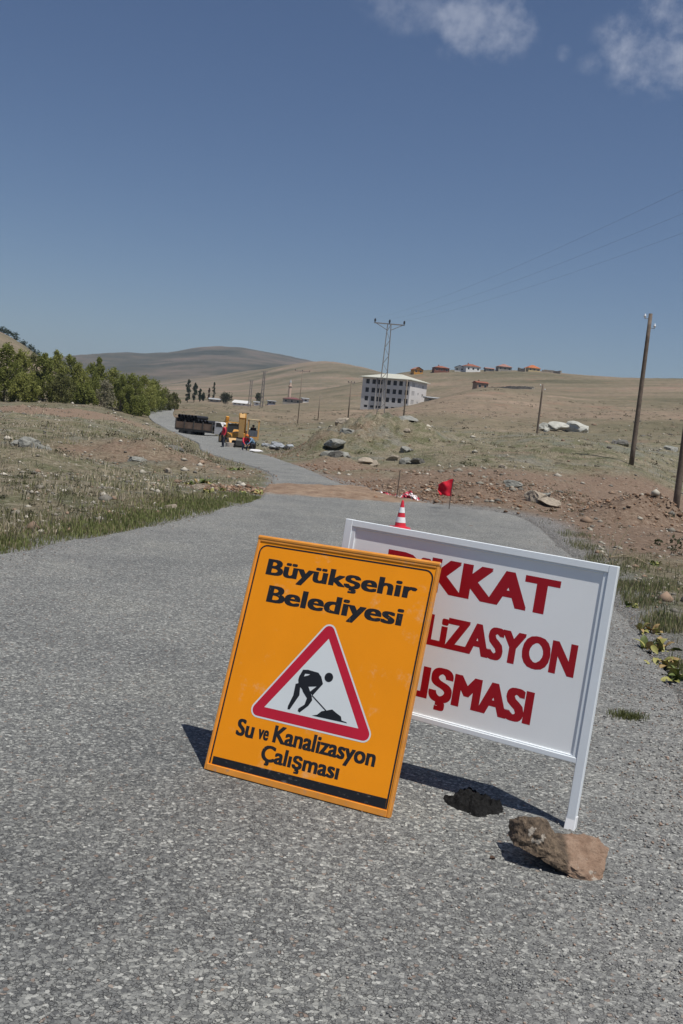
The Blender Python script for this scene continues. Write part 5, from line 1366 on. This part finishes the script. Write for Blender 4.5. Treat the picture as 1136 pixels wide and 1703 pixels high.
def manhole_ring():
    q = ground_at(382, 747, 74); root = empty('concrete_ring', (q[0], q[1], q[2] - 0.02)); tag(root, 'grey concrete manhole ring standing behind the workers', 'concrete ring')
    MB().lathe([(0.33, 0), (0.35, 0.02), (0.35, 0.58), (0.33, 0.6), (0.26, 0.6), (0.25, 0.58), (0.25, 0.0)], 22, cap=False).build('wall', mat('raw_concrete', (0.32, 0.29, 0.26), 0.9, 0.15, 4), root)
manhole_ring()
def stone_slab():
    q = ground_at(358, 729, 100)
    o = MB().box((0, 0, 0.1), (2.2, 0.7, 0.3)).build('kerb_slab', mat('raw_concrete', (0.32, 0.29, 0.26), 0.9), None, bevel=0.03); o.location = tuple(q); o.rotation_euler = (0, 0, R(-48)); tag(o, 'long pale concrete slab lying in front of the truck wheels', 'slab')
stone_slab()

# ------------------------------------------------------------------ rocks in the field
for i, (px, py, d, s, st, k, lb) in enumerate((
    (960, 713, 140, 1.75, (1.35, 1.0, 0.62), 'pale', 'biggest flat pale boulder lying right of the boulder pile'),
    (927, 716, 138, 1.2, (1.15, 1.0, 0.8), 'pale', 'broad pale boulder in the middle of the boulder pile'),
    (907, 710, 142, 0.8, (1.0, .9, 0.9), 'pale', 'upright pale boulder behind the wooden pole'),
    (905, 718, 136, 0.75, (1.2, .9, 0.6), 'pale', 'low pale boulder at the front of the boulder pile'),
    (925, 704, 146, 0.9, (1.2, .9, 0.7), 'pale', 'pale boulder topping the boulder pile'),
    (907, 724, 134, 0.4, (1, 1, .8), 'pale', 'smallest pale stone below the boulder pile'))):
    rock(ground_at(px, py, d), s * 1.22, k, lb, None, i, st, 'boulder', 0.12)
FIELD = [  # px, py, d, size, kind, label, group
    (46, 779, 24.5, 0.30, 'grey', 'rounded grey rock in dry grass beside its twin'), (28, 780, 24.6, 0.26, 'grey', 'half buried grey rock left of the rounded one'), (68, 776, 25, 0.2, 'grey', 'low grey rock at the end of the rock row'),
    (235, 757, 38, 0.42, 'grey', 'upright grey outcrop rock on the bare bank'), (248, 760, 37, 0.36, 'tan', 'tan rock at the foot of the grey outcrop'), (222, 762, 37, 0.38, 'dark', 'dark broken rock left of the grey outcrop'),
    (290, 764, 35, 0.34, 'dark', 'dark round stone on the bare slope near the bend'), (226, 785, 28, 0.22, 'grey', 'flat grey rock ledge below the outcrop'),
    (555, 752, 50, 0.75, 'grey', 'large jagged grey rock at the left end of the rocky mound'), (565, 762, 48, 0.5, 'grey', 'jagged grey rock below the large one on the mound'), (575, 747, 52, 0.45, 'grey', 'grey rock topping the left mound'),
    (615, 735, 60, 0.5, 'grey', 'grey rock on the crest of the rocky mound'), (640, 737, 58, 0.4, 'dark', 'dark rock on the crest of the rocky mound'), (672, 741, 56, 0.55, 'grey', 'angular grey rock at the right of the rocky mound'), (655, 767, 46, 0.42, 'tan', 'pale tan rock at the foot of the rocky mound'), (600, 738, 58, 0.4, 'dark', 'dark rock between the mound crest rocks'),
    (852, 822, 27, 0.24, 'grey', 'grey rock on the dirt bank near the road curve'), (890, 847, 23, 0.3, 'tan', 'tall tan rock in front of the dirt bank'), (912, 850, 22.6, 0.26, 'tan', 'flat tan rock beside the tall tan one'), (902, 838, 24.5, 0.22, 'grey', 'grey rock behind the pair of tan rocks'),
    (836, 779, 40, 0.2, 'tan', 'small tan rock high on the dirt bank'), (1035, 741, 78, 0.7, 'dark', 'dark rock in the grass left of the tall bare pole'), (1025, 722, 110, 0.7, 'dark', 'dark flat rock above the dark grass rock'), (832, 861, 19.6, 0.16, 'grey', 'small grey rock at the asphalt edge'),
    (285, 843, 14.8, 0.10, 'tan', 'pale stone in the left grass verge'), (280, 790, 26, 0.14, 'tan', 'pale stone on the bare left bank'), (330, 815, 20.5, 0.12, 'tan', 'pale stone near leafy weeds on the left'),
    (660, 727, 75, 0.5, 'grey', 'grey rock in the pasture behind the mound'), (700, 735, 66, 0.4, 'grey', 'grey rock in the pasture right of the mound'), (1115, 745, 85, 0.6, 'grey', 'grey rock in the pasture near the right poles')]
for i, (px, py, d, s, k, lb) in enumerate(FIELD):
    rock(ground_at(px, py, d), s, k, lb, None, i, (rnd.uniform(.9, 1.4), rnd.uniform(.8, 1.1), rnd.uniform(.7, 1.1)))

r_ = random.Random(77)
for i in range(22):
    px = r_.uniform(540, 715); py = r_.uniform(724, 768); d = 1655 * 1.0 / max(12, (py - 708)) * r_.uniform(0.95, 1.05) if py > 740 else r_.uniform(56, 72)
    d = min(max(d, 44), 74)
    rock(ground_at(px, py, d), r_.uniform(0.14, 0.42), r_.choice(['grey', 'grey', 'dark', 'tan']), 'one of the smaller rocks strewn over the rocky mound', 'small rocks on the rocky mound', i, (r_.uniform(.9, 1.5), r_.uniform(.8, 1.1), r_.uniform(.8, 1.3)))
for i in range(14):
    px = r_.uniform(840, 1130); py = r_.uniform(700, 760); d = r_.uniform(80, 150)
    q = P(px, py, d); rock(ground_at(px, py, d), r_.uniform(0.2, 0.5), r_.choice(['grey', 'dark', 'tan']), 'weathered rock scattered in the pasture behind the boulder pile', 'rocks in the pasture around the boulders', i, (r_.uniform(.9, 1.5), r_.uniform(.8, 1.1), r_.uniform(.6, 1.0)))

# ------------------------------------------------------------------ loose stones, gravel, clods (uncountable)
TETS = []
for s in range(6):
    rr_ = np.random.default_rng(s); ico = np.array([(0, 0, 1), (.9, 0, .3), (.28, .85, .3), (-.72, .53, .25), (-.72, -.53, .3), (.28, -.85, .2), (.6, .4, -.5), (-.3, .7, -.5), (-.5, -.4, -.6), (.4, -.6, -.5)])
    TETS.append(ico * rr_.uniform(0.65, 1.15, (10, 1)) * np.array([1, rr_.uniform(.6, .95), rr_.uniform(.45, .75)]))
TF = np.array([(0, 1, 2), (0, 2, 3), (0, 3, 4), (0, 4, 5), (0, 5, 1), (1, 6, 2), (2, 7, 3), (3, 8, 4), (4, 9, 5), (5, 9, 1), (1, 9, 6), (2, 6, 7), (3, 7, 8), (4, 8, 9), (6, 9, 8), (6, 8, 7)])
def scatter_stones(name, x, y, z, size, cols, label, cat, r, mat_):
    n = len(x); t = r.integers(0, 6, n); V = np.array(TETS)[t]
    a = r.uniform(0, 6.28, n); ca, sa = np.cos(a), np.sin(a)
    Vx = V[..., 0] * ca[:, None] - V[..., 1] * sa[:, None]; Vy = V[..., 0] * sa[:, None] + V[..., 1] * ca[:, None]
    V = np.stack([Vx * size[:, None] + x[:, None], Vy * size[:, None] + y[:, None], (V[..., 2] + 0.25) * size[:, None] + z[:, None]], -1).reshape(-1, 3)
    F_ = (TF[None] + (np.arange(n) * 10)[:, None, None]).reshape(-1, 3)
    C_ = np.repeat(np.hstack([cols, np.ones((n, 1))]), 10, axis=0)
    o = mesh_np(name, V, F_, mat_, attrs={'tint': C_}); tag(o, label, cat, None, 'stuff'); return o
STM = attr_mat('loose_stone', 0.9, 0.25)
def palette(r, n, base):
    base = np.array(base); c = base[r.integers(0, len(base), n)]; return np.clip(c * r.uniform(0.75, 1.25, (n, 1)), 0, 0.8)
# gravel along the road edges and sprinkled on the asphalt
def gravel():
    r = np.random.default_rng(3)
    sec = r.choice(np.arange(NSEC), 38000, p=(lambda a: a / a.sum())(np.where((EC[:, 1] > 1.0) & (EC[:, 1] < 30), np.linalg.norm(np.gradient(EC[:, :2], axis=0), axis=1) / np.maximum(3, EC[:, 1]) ** 1.2, 0)))
    side = r.uniform(0, 1, len(sec)) < 0.72
    offs = r.exponential(0.42, len(sec)) * r.choice([1, -0.35], len(sec), p=[.75, .25])
    nrm = (ER - EL)[:, :2] / (2 * HWID[:, None])
    b = np.where(side[:, None], ER[sec, :2] - nrm[sec] * offs[:, None], EL[sec, :2] + nrm[sec] * offs[:, None] * 0.7) + r.normal(0, 0.05, (len(sec), 2))
    # sparse all over the near road
    m = 5200; x2 = r.uniform(-4, 3.2, m); y2 = r.uniform(1.6, 12, m); 
    xs = np.r_[b[:, 0], x2]; ys = np.r_[b[:, 1], y2]
    sd = road_sd(xs, ys); keep = (sd < 0.9); xs, ys, sd = xs[keep], ys[keep], sd[keep]
    z = np.where(sd < -0.04, base_z(xs, ys) + 0.013, terr(xs, ys, sd))
    size = np.where(np.arange(len(xs)) < keep[:len(b)].sum(), r.lognormal(math.log(0.0052), 0.4, len(xs)), r.lognormal(math.log(0.0034), 0.35, len(xs)))
    size = np.minimum(size, np.where(sd < -0.6, 0.0065, 0.012))
    cols = palette(r, len(xs), [(0.2, 0.2, 0.195), (0.28, 0.275, 0.26), (0.15, 0.15, 0.15), (0.33, 0.32, 0.3), (0.26, 0.19, 0.15)])
    scatter_stones('gravel', xs, ys, z, size, cols, 'loose grey gravel chips along the asphalt edges', 'gravel', r, STM)
gravel()
def field_stones():
    r = np.random.default_rng(4); n = 30000
    th = r.uniform(-0.40, 0.40, n); d = 9.5 * np.exp(r.uniform(0, 1, n) * math.log(190 / 9.5)); x = d * np.sin(th); y = d * np.cos(th)
    sd = road_sd(x, y); cl = fbm(x / 2.6, y / 2.6, 61, 4)
    keep = (sd > 0.35) & (cl > r.uniform(-0.32, 0.2, n)); x, y, d, sd = x[keep], y[keep], d[keep], sd[keep]; n = len(x)
    z = terr(x, y, sd); size = np.clip(r.lognormal(math.log(0.02), 0.7, n), 0.007, 0.16) * (0.75 + d / 60)
    cols = palette(r, n, [(0.3, 0.28, 0.23), (0.22, 0.2, 0.165), (0.4, 0.37, 0.31), (0.24, 0.17, 0.12), (0.15, 0.14, 0.12)])
    scatter_stones('field_stones', x, y, z - size * 0.15, size, cols, 'small scattered stones on the dry pasture', 'stones', r, STM)
    # clods of dug soil round the trench, bank and mound
    m = 9000; xs = []; ys = []
    for (c, s_) in ((TRA, 0.7), (TRB, 1.1), (P(640, 805, 29)[:2], 2.3), (P(560, 785, 38)[:2], 2.2), (P(745, 815, 25)[:2], 1.7), (P(1062, 862, 22.5)[:2], 0.8), (P(1090, 855, 24)[:2], 0.9), (P(900, 835, 25)[:2], 2.6), (P(500, 768, 52)[:2], 2.0), (P(1030, 845, 26)[:2], 2.6)):
        k = m // 10; xs.append(r.normal(c[0], s_, k)); ys.append(r.normal(c[1], s_, k))
    x = np.concatenate(xs); y = np.concatenate(ys); sd = road_sd(x, y); keep = (sd > -0.1) | (soil_mask(x, y, sd) > r.uniform(0.3, 1, len(x))); x, y, sd = x[keep], y[keep], sd[keep]
    z = np.where(sd < 0, base_z(x, y) + 0.03, terr(x, y, sd)); size = np.clip(r.lognormal(math.log(0.022), 0.55, len(x)), 0.008, 0.10)
    scatter_stones('soil_clods', x, y, z, size, palette(r, len(x), [(0.22, 0.13, 0.08), (0.16, 0.1, 0.065), (0.27, 0.18, 0.12), (0.3, 0.22, 0.16)]), 'reddish brown clods of dug soil on the banks', 'soil', r, STM)
field_stones()

# ------------------------------------------------------------------ grass
GRM = attr_mat('grass_blades', 0.7, 0.2, 0.3)
def blades(name, x, y, z, h, wdt, cols, label, r, lean=0.45):
    n = len(x); a = r.uniform(0, 6.28, n); dx, dy = np.cos(a), np.sin(a); l = r.uniform(0.1, 1, n) * lean; b = r.uniform(0, 6.28, n); lx, ly = np.cos(b) * l * h, np.sin(b) * l * h
    p0 = np.stack([x - dx * wdt, y - dy * wdt, z - 0.02], -1); p1 = np.stack([x + dx * wdt, y + dy * wdt, z - 0.02], -1)
    p2 = np.stack([x + dx * wdt * .7 + lx * .35, y + dy * wdt * .7 + ly * .35, z + h * .6], -1); p3 = np.stack([x - dx * wdt * .7 + lx * .35, y - dy * wdt * .7 + ly * .35, z + h * .6], -1)
    p4 = np.stack([x + lx, y + ly, z + h * (1 - 0.3 * l)], -1)
    V = np.stack([p0, p1, p2, p3, p4], 1).reshape(-1, 3); k = (np.arange(n) * 5)[:, None]
    F_ = np.concatenate([k + np.array([0, 1, 2]), k + np.array([0, 2, 3]), k + np.array([3, 2, 4])])
    C_ = np.repeat(np.hstack([cols, np.ones((n, 1))]), 5, axis=0)
    o = mesh_np(name, V, F_, GRM, attrs={'tint': C_}); tag(o, label, 'grass', None, 'stuff'); return o
def verge():
    r = np.random.default_rng(8); nrm = (ER - EL)[:, :2] / (2 * HWID[:, None]); ds = np.linalg.norm(np.gradient(EC[:, :2], axis=0), axis=1)
    # left: lush strip
    p = np.where((EC[:, 1] > 6.5) & (EC[:, 1] < 20.5), ds, 0); sec = r.choice(np.arange(NSEC), 52000, p=p / p.sum())
    offs = np.abs(r.normal(0.12, 0.5, len(sec))); q = EL[sec, :2] - nrm[sec] * offs[:, None] + r.normal(0, 0.06, (len(sec), 2))
    dens = fbm(q[:, 0] / 0.9, q[:, 1] / 0.9, 91, 3); keep = dens > r.uniform(-0.26, 0.26, len(sec)); q = q[keep]; offs = offs[keep]
    sd = road_sd(q[:, 0], q[:, 1]); k2 = sd > -0.05; q = q[k2]; sd = sd[k2]; offs = offs[k2]
    z = terr(q[:, 0], q[:, 1], sd); n = len(q)
    h = np.clip(r.lognormal(math.log(0.036), 0.5, n), 0.012, 0.14); g = r.uniform(0, 1, (n, 1))
    cols = np.array([0.12, 0.145, 0.045]) * (1 - g) + np.array([0.27, 0.29, 0.115]) * g; dry = r.uniform(0, 1, n) < 0.16 + 0.4 * sstep(0.3, 1.0, offs); cols[dry] = np.array([0.3, 0.25, 0.15]) * r.uniform(.7, 1.2, (dry.sum(), 1))
    blades('grass_verge', q[:, 0], q[:, 1], z, h, r.uniform(0.003, 0.007, n), cols, 'lush green grass strip along the left road edge', r)
    # right: thinner tufts from the near shoulder to the bend
    p = np.where((EC[:, 1] > 3.5) & (EC[:, 1] < 19.5), ds * sstep(19, 9, EC[:, 1]), 0); sec = r.choice(np.arange(NSEC), 60000, p=p / p.sum())
    offs = np.abs(r.normal(0.0, 0.5, len(sec))) + 0.10; q = ER[sec, :2] + nrm[sec] * offs[:, None] + r.normal(0, 0.06, (len(sec), 2))
    dens = fbm(q[:, 0] / 0.6, q[:, 1] / 0.6, 95, 3); keep = dens > r.uniform(-0.12, 0.32, len(sec)); q = q[keep]; offs = offs[keep]
    sd = road_sd(q[:, 0], q[:, 1]); k2 = sd > 0.0; q = q[k2]; sd = sd[k2]; offs = offs[k2]; z = terr(q[:, 0], q[:, 1], sd); n = len(q)
    h = np.clip(r.lognormal(math.log(0.045), 0.5, n), 0.015, 0.16); g = r.uniform(0, 1, (n, 1))
    cols = np.array([0.11, 0.13, 0.05]) * (1 - g) + np.array([0.25, 0.26, 0.12]) * g; dry = r.uniform(0, 1, n) < 0.35; cols[dry] = np.array([0.28, 0.24, 0.15]) * r.uniform(.7, 1.2, (dry.sum(), 1))
    blades('grass_shoulder', q[:, 0], q[:, 1], z, h, r.uniform(0.0025, 0.006, n), cols, 'patchy green grass along the right gravel shoulder', r)
    # lone tuft in the gravel
    g_ = G(1042, 1196); n = 420; x = r.normal(g_[0], 0.05, n); y = r.normal(g_[1], 0.035, n); h = r.uniform(0.015, 0.05, n); gg = r.uniform(0, 1, (n, 1))
    o = blades('grass_tuft', x, y, np.full(n, 0.012), h, np.full(n, 0.0022), np.array([0.06, 0.08, 0.02]) * (1 - gg) + np.array([0.17, 0.17, 0.07]) * gg, 'single small grass tuft in the gravel right of the notice board', r, 0.9); 
    # dry pasture tufts, denser on the left
    n = 130000; th = r.uniform(-0.38, 0.38, n); d = 9 * np.exp(r.uniform(0, 1, n) ** 1.1 * math.log(95 / 9)); x = d * np.sin(th); y = d * np.cos(th)
    sd = road_sd(x, y); left = x < np.interp(y, EC[:, 1], EC[:, 0]); cl = fbm(x / 1.3, y / 1.3, 97, 4) * 0.7 + fbm(x / 5, y / 5, 98, 3) * 0.6; zn = zones(x, y, sd)
    keep = (sd > 0.25) & (cl - zn[:, 0] * 0.32 + np.where(left, 0.03, -0.10) > r.uniform(-0.13, 0.12, n)); x, y, d, sd = x[keep], y[keep], d[keep], sd[keep]; n = len(x); z = terr(x, y, sd)
    x = x + r.normal(0, 0.03, n); h = np.clip(r.lognormal(math.log(0.055), 0.55, n), 0.02, 0.35) * np.where(x < 0, 1.1, 0.8) * (1 + d / 120); g = r.uniform(0, 1, (n, 1))
    cols = np.array([0.26, 0.215, 0.145]) * (1 - g) + np.array([0.56, 0.49, 0.36]) * g; gr = (r.uniform(0, 1, n) < 0.15 + 0.45 * (fbm(x / 3, y / 3, 99, 3) > 0.06)); cols[gr] = (np.array([0.12, 0.125, 0.055]) * (1 - g) + np.array([0.26, 0.25, 0.13]) * g)[gr]
    cols = cols * (1 + 0.9 * fbm(x / 4, y / 4, 103, 3))[:, None]
    blades('dry_grass', x, y, z, h, 0.004 + d * 0.00022, cols, 'dry straw coloured grass and low herbs over the pasture', r, 0.7)
verge()
# low cushion scrub scattered over the pasture (dark dots)
def scrub():
    r = np.random.default_rng(21); n = 15000; th = r.uniform(-0.40, 0.40, n); d = 13 * np.exp(r.uniform(0, 1, n) * math.log(330 / 14)); x = d * np.sin(th); y = d * np.cos(th)
    sd = road_sd(x, y); keep = (sd > 1.0) & (fbm(x / 9, y / 9, 63, 4) > r.uniform(-0.25, 0.25, n)); x, y, d, sd = x[keep], y[keep], d[keep], sd[keep]; n = len(x); z = terr(x, y, sd)
    R_ = np.clip(r.lognormal(math.log(0.055), 0.5, n), 0.03, 0.3) * (0.55 + d / 95); m = 30
    off = r.normal(0, 1, (n, m, 3)); off[..., 2] = np.abs(off[..., 2]) * 0.55; off /= np.maximum(1, np.linalg.norm(off, axis=2))[..., None]
    c = np.stack([x, y, z], -1)[:, None] + off * R_[:, None, None]
    c = c.reshape(-1, 3); N = len(c); a = r.normal(0, 1, (N, 3)); a /= np.linalg.norm(a, axis=1)[:, None]; b = np.cross(a, r.normal(0, 1, (N, 3))); b /= np.linalg.norm(b, axis=1)[:, None]
    s = np.repeat(R_ * 0.2, m)[:, None]
    V = np.stack([c - a * s, c + b * s * .6, c + a * s, c - b * s * .6], 1).reshape(-1, 3)
    base = np.array([(0.06, 0.065, 0.034), (0.11, 0.11, 0.06), (0.16, 0.14, 0.09), (0.07, 0.06, 0.042)])[r.integers(0, 4, n)]
    C_ = np.repeat(np.hstack([np.repeat(base, m, 0) * r.uniform(.7, 1.3, (N, 1)), np.ones((N, 1))]), 4, axis=0)
    o = mesh_np('low_scrub', V, np.arange(4 * N).reshape(-1, 4), GRM, attrs={'tint': C_}); tag(o, 'low cushions of olive scrub dotted over the pasture', 'scrub', None, 'stuff')
scrub()

# leafy weeds: rosettes with broad leaves
LFY = mat('yellow_green_leaf', (0.26, 0.25, 0.075), 0.6, 0.3, 30); LFD = mat('browned_leaf', (0.3, 0.21, 0.09), 0.7, 0.3, 30); LFG = mat('green_leaf', (0.1, 0.13, 0.035), 0.6, 0.25, 30)
def leaf_mesh(m, curl):
    V = []; F_ = []; n = 7
    for i in range(n):
        t = i / (n - 1); wd = math.sin(min(1, t * 0.95 + 0.04) * math.pi) ** 0.8 * 0.24; zz = 0.55 * t - curl * t * t
        V += [(-wd, t, zz + wd * 0.35 + 0.02 * math.sin(i * 2)), (0, t, zz), (wd, t, zz + wd * 0.35 - 0.02 * math.sin(i * 2.3))]
    for i in range(n - 1):
        a = i * 3; F_ += [(a, a + 1, a + 4, a + 3), (a + 1, a + 2, a + 5, a + 4)]
    q = MB(); q.add(V, F_); me = bpy.data.meshes.new('leaf'); me.from_pydata(q.v, [], q.f); me.materials.append(m); me.polygons.foreach_set('use_smooth', np.ones(len(me.polygons), bool)); return me
LEAVES = [[leaf_mesh(m, c) for c in (0.35, 0.6, 0.9)] for m in (LFY, LFD, LFG)]
def weed(loc, size, n, kinds, label, seed, group=None):
    r = random.Random(seed); root = empty('leafy_weed', loc); tag(root, label, 'plant', group)
    for i in range(n):
        o = new_obj('leaf', LEAVES[r.choice(kinds)][r.randrange(3)], root); s = size * r.uniform(0.55, 1.1)
        o.scale = (s * r.uniform(.8, 1.2), s, s); o.rotation_euler = (r.uniform(-0.2, 1.1), r.uniform(-.6, .6), i * 2.4 + r.uniform(-.4, .4)); o.location = (r.gauss(0, size * 0.45), r.gauss(0, size * 0.45), 0.0)
wl = [(1082, 1052, 0.10, 24, (0, 0, 1), 'yellowish leafy weed at the gravel edge, upper of the row'), (1094, 1080, 0.12, 34, (0, 0, 2, 1), 'largest yellow green leafy weed at the gravel edge'), (1112, 1108, 0.11, 30, (0, 1), 'browning leafy weed between its green neighbours at the gravel edge'), (1128, 1130, 0.11, 28, (0, 2), 'green leafy weed at the near end of the gravel edge row'), (1050, 1010, 0.07, 18, (0, 2), 'little leafy weed beside the notice board post'), (1085, 945, 0.10, 20, (2, 0), 'leafy weed in the green patch beyond the notice board')]
for i, (px, py, s, n, kd, lb) in enumerate(wl):
    g = G(px, py); weed((g[0], g[1], tz(g[0], g[1])), s, n, kd, lb, i)
for i, (px, py, d, s, lb) in enumerate(((428, 817, 20.5, 0.26, 'bushy green weed at the left road edge by the trench'), (405, 822, 19.6, 0.2, 'low green weed left of the bushy one by the trench'), (340, 803, 23, 0.34, 'leafy weed clump on the left bank near a pale stone'), (318, 808, 22, 0.26, 'darker leafy weed on the left bank'), (385, 783, 30, 0.3, 'yellowish weed beside the far road bend'), (400, 781, 31, 0.3, 'greenish weed beside the far road bend'), (345, 820, 19, 0.22, 'yellowish leafy weed above the green verge'), (365, 815, 20, 0.2, 'small pale weed on the left bank'))):
    g = ground_at(px, py, d); weed(tuple(g), s * 0.5, 26, (0, 2) if i % 2 else (2, 2, 0, 1), lb, 30 + i)
def dead_thistle():
    g = G(1012, 938); z = tz(g[0], g[1]); root = empty('dead_thistle', (g[0], g[1], z)); tag(root, 'dry branching thistle stalks behind the notice board corner', 'plant'); m = mat('dry_stalk', (0.36, 0.29, 0.19), 0.9, 0.2, 20)
    for pts_, r0 in (([(0, 0, 0), (0.1, 0, 0.2), (0.22, 0, 0.5)], 0.010), ([(0, 0, 0), (-0.01, 0, 0.25), (0.07, 0.02, 0.52)], 0.006), ([(0, 0, 0.04), (0.25, -0.3, 0.12), (0.5, -0.75, 0.0)], 0.007), ([(0.02, 0, 0.05), (0.2, 0, 0.1), (0.42, -0.1, 0.06)], 0.006), ([(0, 0, 0), (-0.12, 0, 0.12), (-0.2, 0, 0.13)], 0.006)):
        MB().tube([Vector(p) for p in pts_], [r0, r0 * .8, r0 * .4], 6).build('stalk', m, root)
dead_thistle()
def twig(px, py, L, ang, label):
    g = G(px, py); o = MB().tube([(0, 0, 0.006), (L * 0.5, 0.012, 0.02), (L, 0, 0.008)], [0.006, 0.005, 0.003], 6).build('twig', mat('dark_twig', (0.07, 0.05, 0.04), 0.9), None)
    o.location = (g[0], g[1], 0.012); o.rotation_euler = (0, 0, ang); tag(o, label, 'twig')
g = G(783, 880); o = rock((g[0], g[1], 0.012), 0.06, 'brown', 'small brown clod lying on the asphalt behind the notice board', None, 2)
g = G(818, 1433); rock((g[0], g[1], 0.014), 0.012, 'brown', 'tiny brown pebble on the asphalt left of the large stone', None, 3)

# ------------------------------------------------------------------ the air
hz = MB().box2((-7900, -7900, -60), (7900, 7900, 420)).build('haze', None, None); hz['kind'] = 'stuff'; hz['label'] = 'thin bluish daytime haze over the whole valley'; hz['category'] = 'haze'
hm = bpy.data.materials.new('thin_haze'); hm.use_nodes = True; hn = hm.node_tree
for n in list(hn.nodes): hn.nodes.remove(n)
ho = hn.nodes.new('ShaderNodeOutputMaterial'); hv = hn.nodes.new('ShaderNodeVolumePrincipled'); hv.inputs['Color'].default_value = (0.62, 0.79, 1.0, 1); hv.inputs['Density'].default_value = 1.15e-4; hv.inputs['Anisotropy'].default_value = 0.2
hn.links.new(hv.outputs[0], ho.inputs['Volume']); hz.data.materials.append(hm)
